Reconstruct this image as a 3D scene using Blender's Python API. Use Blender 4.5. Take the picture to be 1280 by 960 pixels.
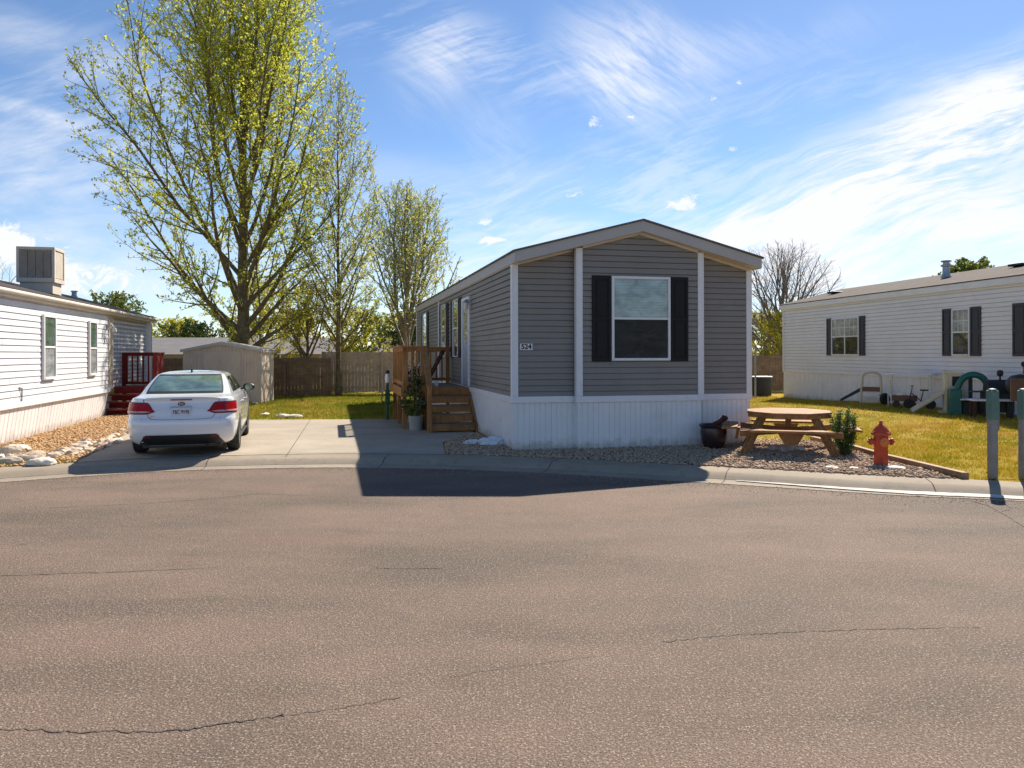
import bpy, bmesh, math, random
import numpy as np
from mathutils import Vector, Matrix, Euler, noise as mnoise
R = math.radians
random.seed(7); rng = np.random.default_rng(11)
for o in list(bpy.data.objects): bpy.data.objects.remove(o)
SC = bpy.context.scene; COL = SC.collection

# ------------------------------------------------------------------ camera, sky, sun, exposure
FPX, HOR, CZ = 960.0, 442.0, 1.8
cam = bpy.data.objects.new('camera', bpy.data.cameras.new('camera')); COL.objects.link(cam)
cam.data.sensor_width = 36; cam.data.lens = FPX/1280*36
cam.data.shift_y = -(480-HOR)/1280.0
cam.data.clip_start = .05; cam.data.clip_end = 4000
cam.location = (0, 0, CZ); cam.rotation_euler = (R(90), R(0.12), 0)
SC.camera = cam
SUN_AZ, SUN_EL = 29.6, 42.5
sd = Vector((math.sin(R(SUN_AZ))*math.cos(R(SUN_EL)), math.cos(R(SUN_AZ))*math.cos(R(SUN_EL)), math.sin(R(SUN_EL))))
sun = bpy.data.objects.new('sun', bpy.data.lights.new('sun', 'SUN')); COL.objects.link(sun)
sun.data.energy = 5.0; sun.data.angle = R(.53); sun.data.color = (1, .905, .765)
sun.rotation_euler = sd.to_track_quat('Z', 'Y').to_euler(); sun.location = (20, 30, 40)
SC.view_settings.view_transform = 'Standard'; SC.view_settings.look = 'None'
SC.view_settings.gamma = 1; SC.view_settings.exposure = .78
SC.view_settings.use_curve_mapping = False

W = bpy.data.worlds.new('World'); SC.world = W; W.use_nodes = True
nt = W.node_tree; nt.nodes.clear(); L = nt.links
def N(t, **k):
    n = nt.nodes.new(t)
    for a, b in k.items(): setattr(n, a, b)
    return n
def M_(op, a, b=None, clamp=False):
    n = N('ShaderNodeMath', operation=op, use_clamp=clamp)
    for i, v in enumerate((a, b)):
        if v is None: continue
        if isinstance(v, (int, float)): n.inputs[i].default_value = v
        else: L.new(v, n.inputs[i])
    return n.outputs[0]
def MR(v, a, b, c=0, d=1, st='SMOOTHSTEP'):
    n = N('ShaderNodeMapRange', interpolation_type=st); L.new(v, n.inputs['Value'])
    for k, x in zip(('From Min', 'From Max', 'To Min', 'To Max'), (a, b, c, d)): n.inputs[k].default_value = x
    return n.outputs[0]
def MAP(v, loc=(0,0,0), rot=0, sc=(1,1,1), t='TEXTURE'):
    n = N('ShaderNodeMapping', vector_type=t); L.new(v, n.inputs[0])
    n.inputs['Location'].default_value = loc; n.inputs['Rotation'].default_value = (0,0,rot); n.inputs['Scale'].default_value = sc
    return n.outputs[0]
def NZ(v, s, det=6, rough=.55, dist=0):
    n = N('ShaderNodeTexNoise'); L.new(v, n.inputs['Vector']); n.inputs['Scale'].default_value = s
    n.inputs['Detail'].default_value = det; n.inputs['Roughness'].default_value = rough; n.inputs['Distortion'].default_value = dist
    return n.outputs['Fac']
sky = N('ShaderNodeTexSky', sky_type='NISHITA'); sky.sun_disc = False
sky.sun_elevation = R(SUN_EL); sky.sun_rotation = R(SUN_AZ); sky.air_density = 1.0; sky.dust_density = .35; sky.ozone_density = 3.0; sky.altitude = 1500
tc = N('ShaderNodeTexCoord'); sp = N('ShaderNodeSeparateXYZ'); L.new(tc.outputs['Generated'], sp.inputs[0])
yy = M_('MAXIMUM', sp.outputs[1], .12)
cb = N('ShaderNodeCombineXYZ'); L.new(M_('DIVIDE', sp.outputs[0], yy), cb.inputs[0]); L.new(M_('DIVIDE', sp.outputs[2], yy), cb.inputs[1])
P = cb.outputs[0]
def warp(vec, s, amt, det=3):
    n = N('ShaderNodeTexNoise'); L.new(vec, n.inputs['Vector']); n.inputs['Scale'].default_value = s; n.inputs['Detail'].default_value = det
    a = N('ShaderNodeVectorMath', operation='SUBTRACT'); L.new(n.outputs['Color'], a.inputs[0]); a.inputs[1].default_value = (.5,.5,.5)
    b = N('ShaderNodeVectorMath', operation='SCALE'); L.new(a.outputs[0], b.inputs[0]); b.inputs['Scale'].default_value = amt
    c = N('ShaderNodeVectorMath', operation='ADD'); L.new(vec, c.inputs[0]); L.new(b.outputs[0], c.inputs[1])
    return c.outputs[0]
PW = warp(P, 3.0, .095); PP = warp(warp(P, 18, .035, 4), 70, .012, 3)
def blob(px, py, rx, ry, rot, amp, v=None, soft=0.0):
    m = MAP(v or PW, ((px-640)/960, (442-py)/960, 0), R(rot), (rx/960, ry/960, 1))
    n = N('ShaderNodeVectorMath', operation='LENGTH'); L.new(m, n.inputs[0])
    return MR(n.outputs['Value'], 1.0, soft, 0, amp)
def total(l):
    s = l[0]
    for x in l[1:]: s = M_('ADD', s, x)
    return s
fib = NZ(MAP(PW, rot=R(19), sc=(1,.10,1)), 9, 10, .68, .3)
streak = M_('ADD', M_('MULTIPLY', NZ(MAP(PW, rot=R(22), sc=(1,.24,1)), 3.6, 9, .62, .5), .62), M_('MULTIPLY', fib, .38))
streak2 = M_('ADD', M_('MULTIPLY', NZ(MAP(PW, rot=R(-30), sc=(1,.45,1)), 4.5, 9, .62, .4), .6), M_('MULTIPLY', NZ(MAP(PW, rot=R(-38), sc=(1,.14,1)), 13, 9, .68, .3), .4))
streak3 = NZ(MAP(PW, rot=R(2), sc=(1,.3,1)), 5, 8, .6, .3)
big = total([blob(1250,130,330,95,27,1.15), blob(1090,215,420,85,21,.85), blob(1130,300,520,95,4,1.1), blob(880,300,260,60,14,.6), blob(1000,385,560,80,0,.85), blob(1230,230,200,90,10,.5)])
cir = M_('MULTIPLY', big, MR(streak, .36, .60, .10, 1.05))
veil = M_('MULTIPLY', total([blob(800,80,150,105,-28,.95), blob(760,110,120,60,-30,.3), blob(545,90,75,95,-30,.5), blob(915,55,80,55,0,.3), blob(620,170,80,60,-40,.3), blob(1010,60,160,50,20,.15)]), MR(streak2, .36, .64, .06, .95))
lft = M_('MULTIPLY', total([blob(30,225,260,140,-8,.55), blob(60,60,260,50,-18,.4), blob(40,138,110,15,-15,.75), blob(480,230,260,60,0,.25), blob(700,225,150,40,5,.25), blob(200,330,360,90,0,.55), blob(620,330,330,90,8,.45)]), MR(streak3, .32, .68, .15, 1))
pb = total([blob(30,330,120,60,-10,.85,PP,.2), blob(120,352,130,40,-8,.7,PP,.1), blob(4,296,34,30,0,1.2,PP,.2), blob(745,152,17,12,10,1.1,PP), blob(787,148,13,9,0,1.0,PP), blob(892,125,13,10,20,.9,PP), blob(926,104,13,9,-10,.9,PP), blob(1032,95,11,6,0,.6,PP), blob(917,189,12,6,0,.95,PP), blob(858,252,30,18,35,.95,PP), blob(846,262,34,12,10,.6,PP), blob(614,300,27,15,5,1.5,PP), blob(603,272,22,9,0,1.0,PP), blob(722,242,22,9,10,.9,PP), blob(640,277,16,7,0,.7,PP)])
puff = MR(M_('ADD', M_('MULTIPLY', pb, .9), M_('MULTIPLY', M_('SUBTRACT', NZ(MAP(PP, rot=R(12), sc=(1,.6,1)), 34, 9, .72, .8), .5), 3.4)), .42, 1.15, 0, .85)
puff = M_('MULTIPLY', puff, MR(pb, .02, .25))
wis = M_('MULTIPLY', total([blob(700,260,420,110,10,.45), blob(560,60,330,80,-20,.40), blob(1000,150,330,110,12,.22), blob(150,150,330,160,-10,.35), blob(700,345,500,60,0,.5)]), MR(M_('ADD', M_('MULTIPLY', NZ(MAP(PW, rot=R(12), sc=(1,.3,1)), 5.5, 9, .66, .5), .6), M_('MULTIPLY', fib, .4)), .44, .62, 0, 1))
den = M_('MULTIPLY', total([cir, veil, lft, puff, wis]), 1.0, True)
# generic cirrus for the half of the sky behind the camera
mix = N('ShaderNodeMix', data_type='RGBA'); L.new(den, mix.inputs['Factor'])
hs = N('ShaderNodeHueSaturation'); L.new(sky.outputs[0], hs.inputs['Color']); hs.inputs['Saturation'].default_value = 1.07; hs.inputs['Value'].default_value = .93; hs.inputs['Hue'].default_value = .501
L.new(hs.outputs[0], mix.inputs['A']); mix.inputs['B'].default_value = (6.3, 6.45, 6.8, 1)
bg = N('ShaderNodeBackground'); L.new(mix.outputs['Result'], bg.inputs[0]); bg.inputs[1].default_value = .091
L.new(bg.outputs[0], N('ShaderNodeOutputWorld').inputs[0])

# ------------------------------------------------------------------ materials
def newmat(name):
    global nt, L
    m = bpy.data.materials.new(name); m.use_nodes = True; nt = m.node_tree; L = nt.links
    return m, nt.nodes['Principled BSDF']
def ramp(v, stops):
    n = N('ShaderNodeValToRGB'); L.new(v, n.inputs[0]); e = n.color_ramp.elements
    while len(e) < len(stops): e.new(.5)
    for i, (p, c) in enumerate(stops): e[i].position = p; e[i].color = (*c, 1)
    return n.outputs[0]
def mixc(f, a, b, mode='MIX'):
    n = N('ShaderNodeMix', data_type='RGBA', blend_type=mode)
    for k, v in (('Factor', f), ('A', a), ('B', b)):
        if isinstance(v, (int, float)): n.inputs[k].default_value = v
        elif isinstance(v, tuple): n.inputs[k].default_value = (*v, 1)
        else: L.new(v, n.inputs[k])
    return n.outputs['Result']
def bump(b, h, st=.3, d=.01):
    n = N('ShaderNodeBump'); L.new(h, n.inputs['Height']); n.inputs['Strength'].default_value = st; n.inputs['Distance'].default_value = d
    L.new(n.outputs[0], b.inputs['Normal'])
def OC(): return N('ShaderNodeTexCoord').outputs['Object']
def paint(name, col, rough=.5, var=.12, vs=2.5, bs=0, metallic=0, streaks=False, spec=.5, coat=0, dirt=None):
    m, b = newmat(name); o = OC()
    n = NZ(MAP(o, sc=(1,1,6) if streaks else (1,1,1)), vs, 5, .6)
    dk = tuple(c*(1-var) for c in col); lt = tuple(min(1, c*(1+var)) for c in col)
    c = ramp(n, [(.3, dk), (.7, lt)])
    if dirt:
        c = mixc(MR(NZ(o, 3.1, 8, .7), .52, .75, 0, dirt[1]), c, dirt[0])
    L.new(c, b.inputs['Base Color'])
    b.inputs['Roughness'].default_value = rough; b.inputs['Metallic'].default_value = metallic
    b.inputs['Specular IOR Level'].default_value = spec; b.inputs['Coat Weight'].default_value = coat; b.inputs['Coat Roughness'].default_value = .05
    if bs: bump(b, NZ(o, 60, 4), bs, .004)
    return m
def splash(name, col=(.30,.22,.15), zt=.20):
    global nt, L
    m = M[name]; nt = m.node_tree; L = nt.links; b = nt.nodes['Principled BSDF']; src = b.inputs['Base Color'].links[0].from_socket; o = OC()
    sp = N('ShaderNodeSeparateXYZ'); L.new(o, sp.inputs[0]); n_ = NZ(o, 5, 7, .7)
    h = M_('ADD', sp.outputs[2], M_('MULTIPLY', M_('SUBTRACT', n_, .5), -.45)); c = mixc(MR(h, zt, 0, 0, .55), src, col); L.new(c, b.inputs['Base Color'])
def wood(name, c1, c2, axis=(1,1,12), rough=.7, scale=4):
    m, b = newmat(name); o = OC()
    g = NZ(MAP(o, sc=axis), scale*6, 7, .65, .6); g2 = NZ(o, 3.0, 4)
    c = ramp(g, [(.28, c1), (.7, c2)]); c = mixc(MR(g2, .35, .7, 0, .45), c, tuple(x*.55 for x in c1))
    L.new(c, b.inputs['Base Color']); b.inputs['Roughness'].default_value = rough; b.inputs['Specular IOR Level'].default_value = .3
    bump(b, g, .35, .004); return m
M = {}
# asphalt
m, b = newmat('asphalt'); o = OC()
f = NZ(o, 62, 4, .7); f2 = NZ(o, 120, 3, .6); big_ = NZ(MAP(o, sc=(.9,2.6,1), t='POINT'), .32, 6, .6, .4); mid = NZ(o, 1.3, 6, .62); spot = NZ(o, 2.7, 3, .5)
c = ramp(big_, [(.34, (.114,.086,.068)), (.5, (.178,.127,.098)), (.66, (.222,.150,.115))])
c = mixc(MR(mid, .35, .65, .25, 0), c, (.075,.061,.054))
c = mixc(MR(NZ(MAP(o, sc=(.25,1,1), t='POINT'), .9, 4, .5), .56, .72, 0, .35), c, (.20,.115,.083))
c = mixc(MR(spot, .70, .78, 0, .45), c, (.05,.042,.038)); c = mixc(MR(NZ(MAP(o, rot=R(-6), sc=(.12,1.3,1), t='POINT'), .8, 3, .5), .54, .70, 0, .28), c, (.095,.080,.072)); c = mixc(MR(f, .50, .66, 0, .8), c, (.40,.32,.24)); c = mixc(MR(f2, .36, .52, .9, 0), c, (.030,.025,.022))
v = N('ShaderNodeTexVoronoi'); L.new(o, v.inputs['Vector']); v.inputs['Scale'].default_value = 72; v.inputs['Randomness'].default_value = 1
sv = N('ShaderNodeSeparateColor'); L.new(v.outputs['Color'], sv.inputs[0])
c = mixc(M_('MULTIPLY', MR(sv.outputs[0], .82, .9, 0, .6), MR(v.outputs['Distance'], .42, .25, 0, 1)), c, (.46,.38,.31))
L.new(c, b.inputs['Base Color']); b.inputs['Roughness'].default_value = .88; b.inputs['Specular IOR Level'].default_value = .25
bump(b, M_('ADD', f, M_('MULTIPLY', v.outputs['Distance'], -.8)), .7, .006); M['asphalt'] = m
def concrete(name, c1, c2, stain=.4):
    m, b = newmat(name); o = OC()
    n1 = NZ(o, .9, 7, .62); n2 = NZ(o, 9, 6, .7); n3 = NZ(o, 120, 3)
    c = ramp(n1, [(.3, c1), (.68, c2)]); c = mixc(MR(n2, .5, .74, 0, stain), c, tuple(x*.62 for x in c1)); c = mixc(MR(n3, .4, .7, 0, .25), c, tuple(x*1.25 for x in c2))
    L.new(c, b.inputs['Base Color']); b.inputs['Roughness'].default_value = .85; b.inputs['Specular IOR Level'].default_value = .25
    bump(b, M_('ADD', n2, n3), .25, .003); return m
M['concrete'] = concrete('concrete', (.31,.265,.21), (.42,.36,.285))
M['kerb'] = concrete('kerb_concrete', (.25,.205,.155), (.35,.29,.22), .6)
M['pan'] = concrete('gutter_concrete', (.23,.19,.148), (.33,.28,.22), .6); M['whitewash'] = concrete('white_gutter_coating', (.42,.39,.36), (.62,.58,.53), .8)
M['joint'] = paint('joint_dirt', (.05,.042,.035), .95)
M['crack'] = paint('crack_filler', (.105,.082,.068), .9, .35, 9)
# soil / lawn / gravel bed
def ground(name, stops, s1=1.1, s2=22, bs=.6):
    m, b = newmat(name); o = OC()
    n1 = NZ(o, s1, 7, .65, .3); n2 = NZ(o, s2, 6, .7)
    c = ramp(M_('ADD', M_('MULTIPLY', n1, .6), M_('MULTIPLY', n2, .4)), stops)
    L.new(c, b.inputs['Base Color']); b.inputs['Roughness'].default_value = .95; b.inputs['Specular IOR Level'].default_value = .1
    bump(b, n2, bs, .03); return m
M['lawn'] = ground('lawn_soil', [(.36, (.10,.115,.012)), (.46, (.24,.19,.016)), (.54, (.34,.24,.025)), (.64, (.36,.21,.08))], .8)
M['tan_bed'] = ground('tan_bed', [(.36, (.20,.105,.045)), (.5, (.40,.23,.10)), (.64, (.52,.34,.17))], 2, 30)
M['bed'] = ground('gravel_soil', [(.36, (.09,.055,.038)), (.5, (.19,.12,.085)), (.64, (.28,.19,.14))], 3, 40)
def perpos(name, stops, s=9, rough=.9, trans=0, s2=1.0):
    m, b = newmat(name); o = OC()
    n1 = NZ(o, s, 3, .6); n2 = NZ(o, s2, 4, .6)
    c = ramp(M_('ADD', M_('MULTIPLY', n1, .5), M_('MULTIPLY', n2, .5)), stops)
    L.new(c, b.inputs['Base Color']); b.inputs['Roughness'].default_value = rough; b.inputs['Specular IOR Level'].default_value = .25
    if trans:
        t = N('ShaderNodeBsdfTranslucent'); L.new(c, t.inputs[0]); mx = N('ShaderNodeMixShader'); mx.inputs[0].default_value = trans
        out = nt.nodes['Material Output']; L.new(b.outputs[0], mx.inputs[1]); L.new(t.outputs[0], mx.inputs[2]); L.new(mx.outputs[0], out.inputs[0])
    return m
M['stone'] = perpos('gravel_stone', [(.36, (.17,.105,.065)), (.45, (.34,.225,.145)), (.54, (.48,.345,.235)), (.62, (.64,.52,.40))], 24, .85, 0, 41)
M['tan_stone'] = perpos('tan_gravel', [(.36, (.30,.16,.07)), (.5, (.50,.31,.15)), (.62, (.62,.44,.26))], 24, .85, 0, 37)
M['grass'] = perpos('grass_blade', [(.34, (.12,.16,.010)), (.42, (.27,.26,.014)), (.50, (.46,.34,.020)), (.57, (.52,.34,.07)), (.68, (.46,.28,.12))], 30, .8, .35, .75)
M['greengrass'] = perpos('green_grass_blade', [(.34, (.09,.15,.012)), (.48, (.22,.25,.02)), (.57, (.40,.30,.05)), (.66, (.42,.25,.11))], 20, .8, .35, .5)
M['rock'] = paint('sandstone', (.52,.42,.32), .85, .3, 5, .6); M['rock_red'] = paint('red_sandstone', (.33,.17,.10), .85, .3, 5, .6); M['rock_white'] = paint('pale_limestone', (.72,.66,.56), .85, .15, 5, .6)
M['siding'] = paint('grey_vinyl_siding', (.240,.218,.200), .55, .06, 1.4, streaks=False, dirt=((.12,.10,.09), .25))
M['siding_w'] = paint('white_vinyl_siding', (.66,.665,.685), .5, .04, 1.2, dirt=((.48,.46,.44), .2))
M['siding_w2'] = paint('lilac_white_vinyl_siding', (.76,.745,.755), .5, .05, 1.2, dirt=((.42,.40,.40), .25))
M['skirt'] = paint('white_skirting_vinyl', (.79,.78,.78), .45, .05, 2, dirt=((.35,.32,.30), .25))
M['skirt_w'] = paint('warm_skirting_vinyl', (.80,.79,.79), .5, .05, 2, dirt=((.5,.43,.35), .35))
splash('skirt'); splash('skirt_w')
M['trim'] = paint('white_trim', (.76,.76,.78), .45, .05, 3, dirt=((.4,.37,.34), .25))
M['cream'] = paint('cream_soffit', (.60,.55,.47), .6, .08, 3, dirt=((.3,.24,.17), .3))
M['fascia'] = paint('greige_fascia', (.44,.42,.41), .5, .05, 2, dirt=((.25,.23,.21), .25))
M['beige'] = paint('weathered_beige_board', (.48,.41,.31), .8, .2, 5, dirt=((.22,.17,.12), .6))
M['shutter'] = paint('black_shutter_vinyl', (.009,.010,.012), .5, .2, 8, spec=.25)
M['shutter2'] = paint('navy_shutter_vinyl', (.028,.030,.045), .5, .15, 8)
def shingles(name, c1, c2, c3):
    m, b = newmat(name); o = OC()
    br = N('ShaderNodeTexBrick'); L.new(MAP(o, rot=R(90), t='POINT'), br.inputs['Vector']); br.inputs['Scale'].default_value = 1
    br.inputs['Brick Width'].default_value = .33; br.inputs['Row Height'].default_value = .14; br.inputs['Mortar Size'].default_value = .006
    br.inputs['Color1'].default_value = (*c1, 1); br.inputs['Color2'].default_value = (*c2, 1); br.inputs['Mortar'].default_value = (*[x*.5 for x in c1], 1)
    c = mixc(MR(NZ(o, 7, 6, .7), .35, .65, 0, .7), br.outputs[0], c3); c = mixc(MR(NZ(o, 90, 3), .4, .7, .0, .4), c, tuple(x*1.6 for x in c2))
    L.new(c, b.inputs['Base Color']); b.inputs['Roughness'].default_value = .92; b.inputs['Specular IOR Level'].default_value = .15; bump(b, br.outputs['Fac'], -.5, .01)
    return m
M['roof'] = shingles('grey_shingle', (.12,.11,.105), (.17,.155,.15), (.10,.095,.09))
M['roof2'] = shingles('brown_shingle', (.085,.070,.063), (.145,.120,.108), (.065,.054,.050))
M['roof3'] = shingles('dark_shingle', (.055,.045,.045), (.09,.075,.07), (.05,.045,.045))
def glass(name, col, rough=.06, stripes=None, spec=.8):
    m, b = newmat(name); o = OC()
    c = ramp(NZ(MAP(o, sc=(1,1,.5)), 3.2, 5, .6, .6), [(.34, tuple(x*.55 for x in col)), (.64, tuple(min(1, x*1.35) for x in col))])
    if stripes:
        sp = N('ShaderNodeSeparateXYZ'); L.new(o, sp.inputs[0])
        s = M_('FRACT', M_('DIVIDE', sp.outputs[2], stripes)); c = mixc(MR(s, .70, .95, 0, .45), c, tuple(x*.45 for x in col))
    L.new(c, b.inputs['Base Color']); b.inputs['Roughness'].default_value = rough; b.inputs['Specular IOR Level'].default_value = spec
    b.inputs['Coat Weight'].default_value = .6 if spec > .5 else 0; b.inputs['Coat Roughness'].default_value = .02
    bump(b, NZ(o, 2.2, 2), .04, .03)
    return m
M['blind'] = glass('pane_over_blind', (.27,.36,.36), .16, .05); M['screen'] = glass('screened_pane', (.030,.031,.030), .38, None, .2)
M['pane'] = glass('dark_pane', (.03,.04,.042), .03); M['pane_green'] = glass('curtained_green_pane', (.09,.145,.115), .08); M['pane_pale'] = glass('pale_curtained_pane', (.30,.33,.33), .15)
M['cedar'] = wood('stained_deck_wood', (.24,.10,.032), (.52,.26,.09))
M['tablewood'] = wood('table_wood', (.24,.105,.035), (.46,.24,.095), (1,8,1))
M['tread'] = wood('worn_tread_wood', (.17,.10,.06), (.31,.20,.125), (1,9,1))
M['fence'] = wood('weathered_fence', (.12,.080,.048), (.26,.18,.115), (7,1,1))
M['fence_l'] = wood('pale_fence', (.36,.27,.19), (.54,.43,.32), (7,1,1))
M['timber'] = wood('edging_timber', (.22,.12,.06), (.42,.27,.16), (6,1,1))
M['redwood'] = wood('red_painted_wood', (.15,.012,.010), (.27,.025,.018))
M['darkred'] = wood('dark_red_wood', (.05,.012,.008), (.13,.035,.02))
M['bark'] = wood('tree_bark', (.075,.058,.03), (.26,.205,.11), (3,3,.6), .9, 2)
M['bark_y'] = wood('young_bark', (.10,.085,.045), (.24,.20,.11), (3,3,.6), .9, 2)
M['bark_g'] = wood('grey_bark', (.12,.105,.095), (.30,.27,.245), (3,3,.6), .9, 2)
def leaf(name, c1, c2, c3, s=1.2, tr=.5): return perpos(name, [(.36, c1), (.5, c2), (.63, c3)], s*6, .55, tr, s)
M['leaf'] = leaf('spring_leaf', (.31,.38,.05), (.49,.52,.07), (.64,.62,.11), .5, .66)
M['leaf_pale'] = leaf('pale_spring_leaf', (.36,.42,.10), (.52,.55,.16), (.64,.62,.22))
M['leaf_y'] = leaf('yellow_leaf', (.24,.24,.02), (.44,.42,.035), (.60,.52,.05))
M['leaf_b'] = leaf('bronze_leaf', (.14,.105,.02), (.27,.23,.03), (.42,.37,.05))
M['leaf_d'] = leaf('dark_leaf', (.02,.045,.012), (.05,.085,.02), (.11,.14,.035), 1, .25)
M['leaf_m'] = leaf('mid_green_leaf', (.06,.10,.018), (.15,.19,.03), (.26,.27,.05), 1, .35)
M['needle'] = leaf('needle', (.035,.085,.025), (.08,.16,.04), (.15,.25,.07), 5, .3)
M['hydrant'] = paint('hydrant_paint', (.46,.055,.018), .6, .3, 11, .3, dirt=((.55,.20,.11), .65))
M['hyd_cap'] = paint('worn_hydrant_cap', (.58,.16,.04), .55, .25, 12, .3)
M['white'] = paint('car_paint', (.74,.76,.80), .22, .02, 1, coat=1.0); M['blackp'] = paint('black_plastic', (.014,.014,.015), .5, .2, 9)
M['carglass'] = glass('car_window_tint', (.12,.19,.165), .03, None, 1.0); M['cgs'] = glass('side_window_tint', (.03,.05,.045), .02)
M['red'] = paint('red_lens', (.36,.004,.006), .22, .25, 16, spec=.3); M['lensw'] = paint('clear_lens', (.60,.32,.32), .3, .2, 30)
M['rubber'] = paint('tyre_rubber', (.018,.018,.018), .8, .2, 9); M['alloy'] = paint('alloy_metal', (.45,.45,.46), .3, .1, 5, metallic=.9)
M['chrome'] = paint('chrome', (.6,.6,.6), .12, .05, 5, metallic=1); M['plate'] = paint('plate_white', (.60,.63,.68), .45, .06, 20); M['ink'] = paint('navy_ink', (.02,.03,.10), .5); M['blackink'] = paint('black_ink', (.012,.012,.012), .5)
M['shed'] = paint('taupe_shed_steel', (.70,.58,.46), .55, .08, 2, dirt=((.2,.15,.11), .3)); M['shedtrim'] = paint('pale_shed_trim', (.58,.55,.50), .5, .06)
M['cooler'] = paint('greige_cooler_steel', (.60,.53,.45), .6, .1, 3, dirt=((.3,.24,.18), .4)); M['louver'] = paint('dark_louver', (.27,.225,.18), .7, .2, 5)
M['galv'] = paint('galvanised_steel', (.36,.38,.40), .45, .15, 6, metallic=.5)
M['post_g'] = paint('green_post_paint', (.075,.16,.135), .55, .15, 7, dirt=((.16,.2,.18), .4)); M['post_s'] = paint('grey_post_steel', (.20,.20,.20), .55, .2, 5, dirt=((.10,.09,.085), .6))
M['teal'] = paint('green_toy_plastic', (.008,.115,.085), .45, .15, 5); M['toy'] = paint('beige_toy_plastic', (.60,.53,.40), .5, .1, 5, dirt=((.4,.32,.22), .4))
M['toyblue'] = paint('navy_toy_plastic', (.015,.022,.06), .5, .1, 5); M['whitep'] = paint('white_plastic', (.74,.74,.76), .45, .05, 4); M['redp'] = paint('red_plastic', (.30,.03,.03), .45, .15, 5)
M['brownp'] = paint('brown_box', (.17,.085,.05), .7, .2, 5); M['glaze'] = paint('dark_glazed_ceramic', (.035,.018,.018), .35, .4, 6, coat=.1); M['soil'] = paint('potting_soil', (.03,.02,.014), .95, .3, 30, .5)
M['bucket'] = paint('pale_planter', (.33,.33,.30), .6, .08, 5, dirt=((.3,.28,.22), .4)); M['petal'] = paint('white_petal', (.75,.68,.70), .6, .1, 30); M['bag'] = paint('white_bag_plastic', (.66,.69,.76), .35, .08, 12)
M['greenmetal'] = paint('green_metal', (.010,.085,.05), .45, .2, 5); M['lampglass'] = paint('lamp_glass', (.6,.58,.5), .15, .1, 9); M['doorm'] = paint('grey_blue_door', (.40,.44,.50), .45, .05, 2)
M['wallfar'] = paint('far_house_wall', (.30,.25,.20), .7, .1, 1); M['rooffar'] = paint('far_house_roof', (.17,.16,.16), .85, .15, 2)

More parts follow.
